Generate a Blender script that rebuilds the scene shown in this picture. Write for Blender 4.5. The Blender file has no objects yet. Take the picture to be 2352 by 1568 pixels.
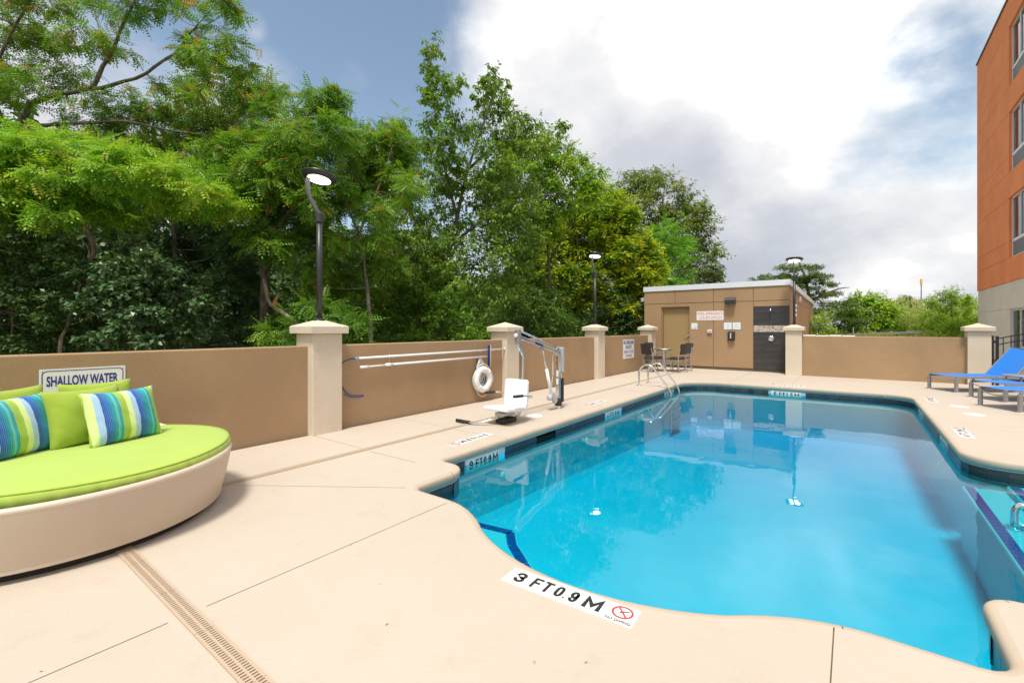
import bpy, bmesh, math, random
import numpy as np
from mathutils import Vector, Matrix
from mathutils.geometry import tessellate_polygon

random.seed(7)
RNG = np.random.default_rng(11)
SC = bpy.context.scene
COL = SC.collection
PI = math.pi

# ------------------------------------------------------------------ camera
EYE = 1.38
LENS_F = 1045.0 / 2352.0
YAW = math.radians(36.84)
SY, CY = math.sin(YAW), math.cos(YAW)
cam_d = bpy.data.cameras.new('camera')
cam_d.sensor_width = 36.0
cam_d.lens = 36.0 * LENS_F
cam_d.shift_y = -30.4 / 2352.0
cam_d.clip_start = 0.05
cam_d.clip_end = 3000.0
cam = bpy.data.objects.new('camera', cam_d)
COL.objects.link(cam)
cam.location = (0, 0, EYE)
cam.rotation_euler = (PI / 2, 0, YAW)
SC.camera = cam

# ------------------------------------------------------------------ light
SUN_DIR = Vector((0.15, -0.37, 0.92)).normalized()
sun_d = bpy.data.lights.new('sun', 'SUN')
sun_d.energy = 1.5
sun_d.angle = math.radians(12)
sun_d.color = (1.0, 0.95, 0.86)
sun = bpy.data.objects.new('sun', sun_d)
COL.objects.link(sun)
sun.location = (10, -10, 30)
sun.rotation_euler = (-SUN_DIR).to_track_quat('-Z', 'Y').to_euler()

SC.view_settings.view_transform = 'Standard'
SC.view_settings.look = 'None'
SC.view_settings.gamma = 1.0
SC.view_settings.use_curve_mapping = False
SC.view_settings.exposure = 1.38
SC.render.film_transparent = False
try:
    SC.cycles.use_denoising = True
    SC.cycles.max_bounces = 7
    SC.cycles.diffuse_bounces = 3
    SC.cycles.glossy_bounces = 3
    SC.cycles.transmission_bounces = 4
    SC.cycles.transparent_max_bounces = 16
    SC.cycles.caustics_reflective = False
    SC.cycles.caustics_refractive = False
except Exception:
    pass


# ---- node helpers
class NT:
    def __init__(s, tree):
        s.t = tree
        s.n = tree.nodes
        s.l = tree.links

    def node(s, typ, **kw):
        nd = s.n.new(typ)
        for k, v in kw.items():
            setattr(nd, k, v)
        return nd

    def link(s, a, b):
        s.l.new(a, b)

    def set(s, sock, v):
        if hasattr(v, 'is_output') or isinstance(v, bpy.types.NodeSocket):
            s.l.new(v, sock)
        else:
            sock.default_value = v

    def math(s, op, a, b=0.0, clamp=False):
        nd = s.node('ShaderNodeMath', operation=op)
        nd.use_clamp = clamp
        s.set(nd.inputs[0], a)
        s.set(nd.inputs[1], b)
        return nd.outputs[0]

    def vmath(s, op, a, b=(0, 0, 0)):
        nd = s.node('ShaderNodeVectorMath', operation=op)
        s.set(nd.inputs[0], a)
        s.set(nd.inputs[1], b)
        return nd.outputs['Value'] if op in ('DOT_PRODUCT', 'LENGTH', 'DISTANCE') else nd.outputs[0]

    def noise(s, vec, scale, detail=4, rough=0.55, dist=0.0):
        nd = s.node('ShaderNodeTexNoise')
        if vec is not None:
            s.link(vec, nd.inputs['Vector'])
        nd.inputs['Scale'].default_value = scale
        nd.inputs['Detail'].default_value = detail
        nd.inputs['Roughness'].default_value = rough
        nd.inputs['Distortion'].default_value = dist
        return nd.outputs['Fac']

    def remap(s, v, a, b, c=0.0, d=1.0, smooth=True):
        nd = s.node('ShaderNodeMapRange')
        nd.interpolation_type = 'SMOOTHSTEP' if smooth else 'LINEAR'
        s.set(nd.inputs[0], v)
        for i, q in enumerate((a, b, c, d)):
            nd.inputs[1 + i].default_value = q
        return nd.outputs[0]

    def mix(s, f, a, b, blend='MIX'):
        nd = s.node('ShaderNodeMixRGB', blend_type=blend)
        s.set(nd.inputs[0], f)
        for sock, v in ((nd.inputs[1], a), (nd.inputs[2], b)):
            if isinstance(v, tuple):
                sock.default_value = (v[0], v[1], v[2], 1)
            else:
                s.l.new(v, sock)
        return nd.outputs[0]

    def ramp(s, f, stops, interp='LINEAR'):
        nd = s.node('ShaderNodeValToRGB')
        cr = nd.color_ramp
        cr.interpolation = interp
        while len(cr.elements) < len(stops):
            cr.elements.new(0.5)
        for e, (p, c) in zip(cr.elements, stops):
            e.position = p
            e.color = (c[0], c[1], c[2], 1)
        s.set(nd.inputs[0], f)
        return nd.outputs[0]

    def bump(s, h, strength=0.3, dist=0.01):
        nd = s.node('ShaderNodeBump')
        nd.inputs['Strength'].default_value = strength
        nd.inputs['Distance'].default_value = dist
        s.link(h, nd.inputs['Height'])
        return nd.outputs[0]


def spot(u, v, f):
    """world point seen at plan position (u, v of a 2352 x 1568 survey sheet) f metres ahead of the eye"""
    a = (u - 1176.0) / 1045.0
    b = (753.6 - v) / 1045.0
    return Vector((f * (CY * a - SY), f * (SY * a + CY), EYE + b * f))


def sight(u, v):
    return (spot(u, v, 1.0) - Vector((0, 0, EYE))).normalized()


# ------------------------------------------------------------------ sky
world = bpy.data.worlds.new('World')
SC.world = world
world.use_nodes = True
w = NT(world.node_tree)
w.n.clear()
sky = w.node('ShaderNodeTexSky', sky_type='NISHITA')
sky.sun_disc = False
sky.sun_elevation = math.asin(SUN_DIR.z)
sky.sun_rotation = math.atan2(SUN_DIR.x, SUN_DIR.y)
sky.air_density = 1.0
sky.dust_density = 1.2
sky.ozone_density = 1.5
tc = w.node('ShaderNodeTexCoord')
dirv = tc.outputs['Generated']
sep = w.node('ShaderNodeSeparateXYZ')
w.link(dirv, sep.inputs[0])
zup = w.math('ADD', w.math('MAXIMUM', sep.outputs[2], 0.0), 0.60)
inv = w.math('DIVIDE', 1.0, zup)
scl = w.node('ShaderNodeVectorMath', operation='SCALE')
w.link(dirv, scl.inputs[0])
w.link(inv, scl.inputs['Scale'])
plane = scl.outputs[0]
n1 = w.noise(plane, 2.0, 13, 0.60, 0.12)
n2 = w.noise(plane, 3.2, 10, 0.58)
cover = w.math('ADD', w.math('MULTIPLY', w.math('SUBTRACT', n1, 0.5), 2.3), 0.72)


def lobe(u, v, r_in, r_out, weight):
    d = w.vmath('DOT_PRODUCT', dirv, tuple(sight(u, v)))
    return w.remap(d, math.cos(math.radians(r_out)), math.cos(math.radians(r_in)), 0.0, weight)


for args in ((740, 90, 2, 22, -0.56), (430, 60, 3, 14, -0.20), (880, 290, 2, 10, -0.20), (2060, 50, 1, 9, -0.26), (2060, 250, 1, 9, -0.28), (1180, 330, 1, 8, -0.30),
             (1500, 120, 6, 24, 0.42), (1600, 520, 8, 24, 0.36), (2200, 560, 3, 12, 0.20), (600, 260, 2, 9, 0.44), (250, 260, 2, 12, 0.35), (810, 180, 0.5, 3, 0.30), (575, 45, 0.4, 2.2, 0.30), (2090, 160, 0.5, 4, 0.20)):
    cover = w.math('ADD', cover, lobe(*args))
mask = w.remap(cover, 0.26, 1.0)
# lit tops and grey undersides
shade = w.math('ADD', w.remap(n2, 0.3, 0.75, -0.34, 0.30, False), w.remap(sep.outputs[2], 0.02, 0.55, 0.24, 0.66))
shade = w.math('ADD', shade, w.remap(w.noise(plane, 1.1, 3, 0.5), 0.35, 0.65, -0.12, 0.2))
for args in ((1560, 560, 4, 15, -0.24), (1300, 330, 3, 10, -0.10), (1520, 330, 2, 9, -0.20), (1830, 240, 3, 10, 0.15), (1480, 60, 3, 16, 0.06), (2200, 500, 3, 10, 0.22), (2040, 690, 1, 6, 0.16)):
    shade = w.math('ADD', shade, lobe(*args))
cloud = w.ramp(shade, [(0.0, (2.05, 2.15, 2.42)), (0.30, (2.6, 2.68, 2.9)), (0.62, (3.6, 3.6, 3.65)), (0.82, (4.8, 4.75, 4.6)), (1.0, (7.6, 7.4, 7.1))])
skyc = w.mix(1.0, sky.outputs[0], (0.84, 0.79, 0.68), 'MULTIPLY')
full = w.mix(mask, skyc, cloud)
bg = w.node('ShaderNodeBackground')
w.link(full, bg.inputs[0])
bg.inputs[1].default_value = 0.10
wo = w.node('ShaderNodeOutputWorld')
w.link(bg.outputs[0], wo.inputs[0])

# ------------------------------------------------------------------ materials
MATS = {}


def new_mat(name):
    m = bpy.data.materials.new(name)
    m.use_nodes = True
    t = NT(m.node_tree)
    p = m.node_tree.nodes['Principled BSDF']
    MATS[name] = m
    return m, t, p


def plain(name, col, rough=0.5, metal=0.0, var=0.06, scale=8.0, bump=0.0, bscale=200.0, spec=0.5, emit=None, estr=0.0):
    m, t, p = new_mat(name)
    co = t.node('ShaderNodeTexCoord').outputs['Object']
    if var > 0:
        n = t.noise(co, scale, 5)
        c = t.mix(n, tuple(max(0, q * (1 - var)) for q in col), tuple(min(1, q * (1 + var)) for q in col))
        t.link(c, p.inputs['Base Color'])
    else:
        p.inputs['Base Color'].default_value = (*col, 1)
    p.inputs['Roughness'].default_value = rough
    p.inputs['Metallic'].default_value = metal
    p.inputs['Specular IOR Level'].default_value = spec
    if bump > 0:
        t.link(t.bump(t.noise(co, bscale, 3), bump, 0.004), p.inputs['Normal'])
    if emit:
        p.inputs['Emission Color'].default_value = (*emit, 1)
        p.inputs['Emission Strength'].default_value = estr
    return m


def stucco(name, col, var=0.08, bscale=160.0):
    m, t, p = new_mat(name)
    co = t.node('ShaderNodeTexCoord').outputs['Object']
    big = t.noise(co, 0.9, 5, 0.6)
    fine = t.noise(co, bscale, 3, 0.6)
    c = t.mix(t.remap(big, 0.3, 0.7), tuple(q * (1 - var) for q in col), tuple(min(1, q * (1 + var)) for q in col))
    c = t.mix(t.remap(fine, 0.40, 0.72, 0.0, 0.42), c, tuple(q * 0.62 for q in col))
    # faint run marks
    st = t.node('ShaderNodeMapping')
    t.link(co, st.inputs['Vector'])
    st.inputs['Scale'].default_value = (9, 9, 0.5)
    runs = t.noise(st.outputs[0], 1.0, 4, 0.6)
    c = t.mix(t.remap(runs, 0.58, 0.85, 0.0, 0.18), c, tuple(q * 0.75 for q in col))
    t.link(c, p.inputs['Base Color'])
    p.inputs['Roughness'].default_value = 0.9
    p.inputs['Specular IOR Level'].default_value = 0.25
    t.link(t.bump(fine, 0.55, 0.004), p.inputs['Normal'])
    return m


stucco('tan_stucco', (0.395, 0.266, 0.152), 0.09, 105)
stucco('house_stucco', (0.40, 0.262, 0.150), 0.06)
stucco('cream_stucco', (0.68, 0.595, 0.470), 0.06, 105)
stucco('hotel_orange', (0.95, 0.30, 0.11), 0.08, 60)
stucco('hotel_cream', (0.78, 0.70, 0.585), 0.05, 60)

m, t, p = new_mat('deck_concrete')
co = t.node('ShaderNodeTexCoord').outputs['Object']
c = t.mix(t.remap(t.noise(co, 0.55, 6, 0.6), 0.3, 0.7), (0.515, 0.442, 0.360), (0.545, 0.470, 0.388))
c = t.mix(t.remap(t.noise(co, 5.0, 8, 0.72), 0.50, 0.75, 0.0, 0.45), c, (0.47, 0.39, 0.305))
c = t.mix(t.remap(t.noise(co, 34.0, 5, 0.7), 0.56, 0.8, 0.0, 0.5), c, (0.58, 0.50, 0.41))
vor = t.node('ShaderNodeTexVoronoi', feature='F1')
t.link(co, vor.inputs['Vector'])
vor.inputs['Scale'].default_value = 3.1
vor.inputs['Randomness'].default_value = 1.0
speck = t.remap(vor.outputs['Distance'], 0.012, 0.03, 1.0, 0.0)
speck = t.math('MULTIPLY', speck, t.remap(t.noise(co, 1.3, 2), 0.52, 0.6))
c = t.mix(t.math('MULTIPLY', speck, 0.7), c, (0.28, 0.19, 0.12))
t.link(c, p.inputs['Base Color'])
p.inputs['Roughness'].default_value = 0.72
p.inputs['Specular IOR Level'].default_value = 0.3
t.link(t.bump(t.noise(co, 38.0, 7, 0.66), 0.5, 0.006), p.inputs['Normal'])

m, t, p = new_mat('coping_concrete')
co = t.node('ShaderNodeTexCoord').outputs['Object']
c = t.mix(t.remap(t.noise(co, 1.7, 6, 0.6), 0.3, 0.7), (0.48, 0.39, 0.29), (0.53, 0.435, 0.33))
c = t.mix(t.remap(t.noise(co, 9.0, 6, 0.7), 0.58, 0.8, 0.0, 0.4), c, (0.38, 0.31, 0.23))
t.link(c, p.inputs['Base Color'])
p.inputs['Roughness'].default_value = 0.75
t.link(t.bump(t.noise(co, 46.0, 5, 0.62), 0.3, 0.004), p.inputs['Normal'])

plain('joint_dark', (0.23, 0.165, 0.11), 0.95, var=0.2, scale=40)
plain('drain_grate', (0.50, 0.385, 0.275), 0.6, var=0.05, scale=3)
plain('drain_dark', (0.10, 0.055, 0.03), 0.9, var=0.2)
plain('plaster', (0.60, 0.67, 0.70), 0.8, var=0.09, scale=1.6)
plain('bead_blue', (0.42, 0.62, 0.68), 0.45, var=0.05)
plain('nosing_blue', (0.01, 0.055, 0.27), 0.3, var=0.15, scale=11)
plain('white_gloss', (0.82, 0.82, 0.80), 0.35, var=0.02)
plain('white_tile', (0.80, 0.80, 0.79), 0.35, var=0.03, scale=20)
plain('ink_black', (0.02, 0.018, 0.017), 0.5, var=0)
plain('ink_blue', (0.02, 0.03, 0.22), 0.5, var=0)
plain('ink_red', (0.62, 0.05, 0.05), 0.5, var=0)
plain('ink_pale', (0.42, 0.60, 0.66), 0.5, var=0)
plain('ink_sky', (0.22, 0.38, 0.62), 0.5, var=0)
plain('sign_white', (0.82, 0.82, 0.82), 0.35, var=0.015)
plain('plaque_white', (0.74, 0.84, 0.86), 0.3, var=0.02)
plain('steel', (0.72, 0.71, 0.70), 0.16, 1.0, var=0.05, scale=3)
plain('chrome', (0.85, 0.85, 0.86), 0.06, 1.0, var=0)
plain('aluminium', (0.50, 0.49, 0.48), 0.38, 0.85, var=0.05)
plain('pole_white', (0.78, 0.79, 0.80), 0.3, 0.0, var=0.03)
plain('lounger_grey', (0.31, 0.30, 0.30), 0.42, 0.25, var=0.05)
plain('black_metal', (0.022, 0.022, 0.024), 0.4, 0.0, var=0.2)
plain('lamp_black', (0.035, 0.036, 0.040), 0.38, 0.0, var=0.15)
plain('lamp_grey', (0.14, 0.14, 0.15), 0.45, 0.0, var=0.1)
plain('rubber_black', (0.018, 0.018, 0.018), 0.6, var=0.1, bump=0.2)
plain('plastic_white', (0.84, 0.84, 0.83), 0.28, var=0.015)
plain('plastic_grey', (0.48, 0.49, 0.50), 0.45, var=0.04)
plain('hose_blue', (0.012, 0.035, 0.17), 0.4, var=0.05)
plain('rope_white', (0.78, 0.77, 0.74), 0.8, var=0.05)
plain('brush_tan', (0.62, 0.56, 0.45), 0.9, var=0.12, scale=60)
plain('door_tan', (0.36, 0.245, 0.11), 0.5, var=0.03)
plain('frame_tan', (0.29, 0.195, 0.10), 0.5, var=0.03)
plain('plinth', (0.16, 0.13, 0.095), 0.9, var=0.25, scale=14)
plain('fascia_white', (0.70, 0.74, 0.78), 0.35, 0.0, var=0.03)
plain('roof_grey', (0.45, 0.45, 0.44), 0.8, var=0.1)
plain('shower_grout', (0.10, 0.098, 0.095), 0.9, var=0.1)
plain('daybed_shell', (0.53, 0.44, 0.335), 0.45, var=0.03, bump=0.05, bscale=500)
plain('daybed_rim', (0.62, 0.54, 0.43), 0.4, var=0.02)
plain('shadow_gap', (0.03, 0.025, 0.02), 0.9, var=0)  # near-black colour carrying the shade below the daybed and inside the skimmer
plain('guardrail', (0.50, 0.51, 0.52), 0.35, 0.7, var=0.1)
plain('wood_post', (0.42, 0.31, 0.19), 0.9, var=0.2)
plain('sign_yellow', (0.85, 0.50, 0.04), 0.4, var=0)
plain('utility_white', (0.72, 0.71, 0.67), 0.6, var=0.04)
plain('lamp_glow', (1, 0.95, 0.88), 0.5, var=0, emit=(1.0, 0.93, 0.82), estr=3.0)
plain('window_frame', (0.80, 0.81, 0.82), 0.4, 0.0, var=0.03)
plain('window_interior', (0.055, 0.06, 0.06), 0.8, var=0.2)
plain('curtain', (0.82, 0.83, 0.84), 0.9, var=0.06, scale=3)
plain('louvre', (0.36, 0.38, 0.40), 0.5, 0.2, var=0.05)
plain('louvre_white', (0.70, 0.69, 0.64), 0.6, var=0.05)
plain('capmetal', (0.11, 0.06, 0.045), 0.5, 0.2, var=0.05)


def bark(name, a, b, sc):
    m, t, p = new_mat(name)
    co = t.node('ShaderNodeTexCoord').outputs['Object']
    mp = t.node('ShaderNodeMapping')
    t.link(co, mp.inputs['Vector'])
    mp.inputs['Scale'].default_value = (sc, sc, sc * 0.22)
    n = t.noise(mp.outputs[0], 1.0, 6, 0.65)
    t.link(t.mix(t.remap(n, 0.35, 0.65), a, b), p.inputs['Base Color'])
    p.inputs['Roughness'].default_value = 0.95
    t.link(t.bump(n, 0.8, 0.02), p.inputs['Normal'])


bark('bark', (0.055, 0.042, 0.032), (0.19, 0.15, 0.115), 26)
bark('bark_pale', (0.16, 0.13, 0.10), (0.40, 0.33, 0.25), 22)
plain('split_wood', (0.45, 0.20, 0.07), 0.9, var=0.3, scale=30)

# glass: thin reflective pane
m, t, p = new_mat('pane_glass')
out = [n for n in t.n if n.type == 'OUTPUT_MATERIAL'][0]
fr = t.node('ShaderNodeFresnel')
fr.inputs[0].default_value = 2.3
gl = t.node('ShaderNodeBsdfGlossy')
gl.inputs['Roughness'].default_value = 0.01
gl.inputs['Color'].default_value = (0.97, 0.99, 1.0, 1)
tr = t.node('ShaderNodeBsdfTransparent')
tr.inputs[0].default_value = (0.72, 0.80, 0.78, 1)
mx = t.node('ShaderNodeMixShader')
t.link(fr.outputs[0], mx.inputs[0])
t.link(tr.outputs[0], mx.inputs[1])
t.link(gl.outputs[0], mx.inputs[2])
t.link(mx.outputs[0], out.inputs[0])

# water: clear surface over an absorbing body
m, t, p = new_mat('pool_water')
out = [n for n in t.n if n.type == 'OUTPUT_MATERIAL'][0]
co = t.node('ShaderNodeTexCoord').outputs['Object']
bn = t.node('ShaderNodeBump')
bn.inputs['Strength'].default_value = 0.06
bn.inputs['Distance'].default_value = 0.05
hh = t.math('ADD', t.noise(co, 1.6, 2, 0.5), t.math('MULTIPLY', t.noise(co, 7.0, 2, 0.5), 0.12))
t.link(hh, bn.inputs['Height'])
fr = t.node('ShaderNodeFresnel')
fr.inputs[0].default_value = 1.333
gl = t.node('ShaderNodeBsdfGlossy')
gl.inputs['Roughness'].default_value = 0.0
gl.inputs['Color'].default_value = (1, 1, 1, 1)
t.link(bn.outputs[0], gl.inputs['Normal'])
t.link(bn.outputs[0], fr.inputs['Normal'])
tr = t.node('ShaderNodeBsdfTransparent')
tr.inputs[0].default_value = (0.25, 0.875, 0.945, 1)
mx = t.node('ShaderNodeMixShader')
t.link(fr.outputs[0], mx.inputs[0])
t.link(tr.outputs[0], mx.inputs[1])
t.link(gl.outputs[0], mx.inputs[2])
t.link(mx.outputs[0], out.inputs[0])
va = t.node('ShaderNodeVolumeAbsorption')
va.inputs['Color'].default_value = (0.0, 0.91, 0.975, 1)
va.inputs['Density'].default_value = 1.2
t.link(va.outputs[0], out.inputs['Volume'])

# waterline tile: slate blues and browns
m, t, p = new_mat('waterline_tile')
oi = t.node('ShaderNodeObjectInfo')
co = t.node('ShaderNodeTexCoord').outputs['Object']
c = t.ramp(oi.outputs['Random'], [(0.0, (0.012, 0.022, 0.030)), (0.3, (0.030, 0.040, 0.042)), (0.55, (0.050, 0.042, 0.032)), (0.8, (0.020, 0.040, 0.070)), (1.0, (0.060, 0.062, 0.058))])
c = t.mix(t.remap(t.noise(co, 22, 5, 0.65), 0.5, 0.72, 0.0, 0.7), c, (0.06, 0.09, 0.12))
t.link(c, p.inputs['Base Color'])
p.inputs['Roughness'].default_value = 0.3

# shower wall planks
m, t, p = new_mat('shower_plank')
oi = t.node('ShaderNodeObjectInfo')
co = t.node('ShaderNodeTexCoord').outputs['Object']
mp = t.node('ShaderNodeMapping')
t.link(co, mp.inputs['Vector'])
mp.inputs['Scale'].default_value = (2.0, 1, 22)
gr = t.noise(mp.outputs[0], 1.0, 5, 0.6)
c = t.mix(oi.outputs['Random'], (0.030, 0.031, 0.035), (0.046, 0.040, 0.036))
c = t.mix(t.remap(gr, 0.4, 0.75, 0.0, 0.6), c, (0.075, 0.066, 0.062))
t.link(c, p.inputs['Base Color'])
p.inputs['Roughness'].default_value = 0.5

m, t, p = new_mat('mosaic')
co = t.node('ShaderNodeTexCoord').outputs['Object']
vo = t.node('ShaderNodeTexVoronoi', feature='F1')
vo.inputs['Scale'].default_value = 34
t.link(co, vo.inputs['Vector'])
hs = t.node('ShaderNodeSeparateColor')
t.link(vo.outputs['Color'], hs.inputs[0])
c = t.ramp(hs.outputs[0], [(0, (0.22, 0.165, 0.13)), (0.35, (0.40, 0.33, 0.27)), (0.7, (0.52, 0.45, 0.39)), (1, (0.66, 0.60, 0.54))])
t.link(c, p.inputs['Base Color'])
p.inputs['Roughness'].default_value = 0.4

# fabrics
def fabric(name, col, weave=900):
    m, t, p = new_mat(name)
    co = t.node('ShaderNodeTexCoord').outputs['Object']
    n = t.noise(co, 5, 5, 0.6)
    c = t.mix(n, tuple(q * 0.93 for q in col), tuple(min(1, q * 1.06) for q in col))
    t.link(c, p.inputs['Base Color'])
    p.inputs['Roughness'].default_value = 0.85
    p.inputs['Sheen Weight'].default_value = 0.15
    t.link(t.bump(t.noise(co, weave, 2), 0.15, 0.002), p.inputs['Normal'])


fabric('lime_fabric', (0.39, 0.53, 0.085))
fabric('lime_fabric_deep', (0.31, 0.43, 0.04))
fabric('blue_fabric', (0.01, 0.06, 0.25))
fabric('sling_blue', (0.005, 0.19, 0.66), 400)
fabric('brown_wicker', (0.030, 0.021, 0.017), 150)

m, t, p = new_mat('stripe_fabric')
gen = t.node('ShaderNodeTexCoord').outputs['Generated']
sp = t.node('ShaderNodeSeparateXYZ')
t.link(gen, sp.inputs[0])
rep = [(0.00, (0.36, 0.50, 0.05)), (0.035, (0.66, 0.80, 0.30)), (0.10, (0.36, 0.55, 0.82)), (0.175, (0.015, 0.10, 0.40)), (0.215, (0.02, 0.14, 0.48)), (0.25, (0.005, 0.20, 0.40)),
       (0.28, (0.005, 0.32, 0.36)), (0.315, (0.12, 0.48, 0.46)), (0.345, (0.01, 0.34, 0.38)), (0.385, (0.32, 0.50, 0.06)), (0.45, (0.36, 0.52, 0.05)), (0.475, (0.68, 0.82, 0.32)), (0.545, (0.36, 0.55, 0.82)),
       (0.615, (0.015, 0.10, 0.40)), (0.665, (0.02, 0.15, 0.5)), (0.70, (0.005, 0.22, 0.42)), (0.735, (0.005, 0.33, 0.36)), (0.79, (0.12, 0.5, 0.46)), (0.82, (0.01, 0.34, 0.38)), (0.865, (0.33, 0.50, 0.06)), (0.935, (0.66, 0.80, 0.32)), (0.975, (0.36, 0.55, 0.82))]
c = t.ramp(sp.outputs[0], rep, 'CONSTANT')
lines = t.math('SINE', t.math('MULTIPLY', sp.outputs[0], 330.0))
c = t.mix(t.remap(lines, 0.88, 0.98, 0.0, 0.32), c, (0.75, 0.85, 0.75))
t.link(c, p.inputs['Base Color'])
p.inputs['Roughness'].default_value = 0.85


def leaf_mat(name, stops, trans=0.35, gloss=0.45, spec=0.35):
    m, t, p = new_mat(name)
    out = [n for n in t.n if n.type == 'OUTPUT_MATERIAL'][0]
    at = t.node('ShaderNodeAttribute', attribute_name='tint')
    c = t.ramp(at.outputs['Fac'], stops)
    t.link(c, p.inputs['Base Color'])
    p.inputs['Roughness'].default_value = gloss
    p.inputs['Specular IOR Level'].default_value = spec
    tl = t.node('ShaderNodeBsdfTranslucent')
    t.link(t.mix(0.55, c, (1.0, 1.0, 0.25), 'MULTIPLY'), tl.inputs[0])
    mx = t.node('ShaderNodeMixShader')
    mx.inputs[0].default_value = trans
    t.link(p.outputs[0], mx.inputs[1])
    t.link(tl.outputs[0], mx.inputs[2])
    t.link(mx.outputs[0], out.inputs[0])


leaf_mat('leaf_locust', [(0.0, (0.083, 0.191, 0.030)), (0.5, (0.166, 0.339, 0.033)), (0.85, (0.303, 0.488, 0.038)), (0.95, (0.451, 0.314, 0.051)), (1.0, (0.496, 0.236, 0.051))], 0.4)
leaf_mat('leaf_young', [(0.0, (0.146, 0.367, 0.035)), (0.5, (0.262, 0.508, 0.040)), (0.9, (0.451, 0.605, 0.045)), (1.0, (0.520, 0.440, 0.050))], 0.42)
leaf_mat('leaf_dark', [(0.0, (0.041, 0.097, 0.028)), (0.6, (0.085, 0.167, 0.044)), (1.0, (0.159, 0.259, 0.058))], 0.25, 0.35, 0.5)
leaf_mat('leaf_gloss', [(0.0, (0.061, 0.130, 0.050)), (0.6, (0.122, 0.216, 0.080)), (1.0, (0.207, 0.313, 0.110))], 0.2, 0.28, 0.6)
leaf_mat('leaf_cherry', [(0.0, (0.083, 0.180, 0.030)), (0.55, (0.178, 0.318, 0.041)), (0.92, (0.329, 0.467, 0.059)), (1.0, (0.586, 0.471, 0.051))], 0.35)
leaf_mat('leaf_mid', [(0.0, (0.096, 0.222, 0.024)), (0.5, (0.221, 0.424, 0.026)), (0.9, (0.467, 0.620, 0.033)), (1.0, (0.620, 0.589, 0.051))], 0.4)
leaf_mat('leaf_yellow', [(0.0, (0.091, 0.227, 0.020)), (0.4, (0.207, 0.378, 0.022)), (0.65, (0.439, 0.540, 0.022)), (1.0, (0.620, 0.620, 0.030))], 0.38)
leaf_mat('leaf_olive', [(0.0, (0.123, 0.191, 0.038)), (0.6, (0.234, 0.318, 0.051)), (1.0, (0.467, 0.456, 0.085))], 0.35)
leaf_mat('leaf_cedar', [(0.0, (0.083, 0.159, 0.038)), (0.6, (0.166, 0.265, 0.051)), (1.0, (0.357, 0.404, 0.076))], 0.25)
leaf_mat('leaf_reed', [(0.0, (0.234, 0.360, 0.068)), (0.6, (0.467, 0.572, 0.118)), (0.85, (0.620, 0.620, 0.202)), (1.0, (0.620, 0.620, 0.305))], 0.4)
leaf_mat('petal_pink', [(0.0, (0.620, 0.471, 0.474)), (1.0, (0.620, 0.620, 0.620))], 0.3)
leaf_mat('grass_blade', [(0.0, (0.225, 0.255, 0.051)), (0.6, (0.428, 0.393, 0.085)), (1.0, (0.620, 0.491, 0.169))], 0.3)

m, t, p = new_mat('ground_soil')
co = t.node('ShaderNodeTexCoord').outputs['Object']
c = t.ramp(t.noise(co, 0.35, 7, 0.65), [(0.3, (0.075, 0.10, 0.025)), (0.52, (0.16, 0.165, 0.045)), (0.7, (0.26, 0.19, 0.09))])
t.link(c, p.inputs['Base Color'])
p.inputs['Roughness'].default_value = 0.95
t.link(t.bump(t.noise(co, 9, 6, 0.7), 0.6, 0.05), p.inputs['Normal'])
plain('bounce_paving', (0.62, 0.57, 0.50), 0.9, var=0.1, scale=2)


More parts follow.
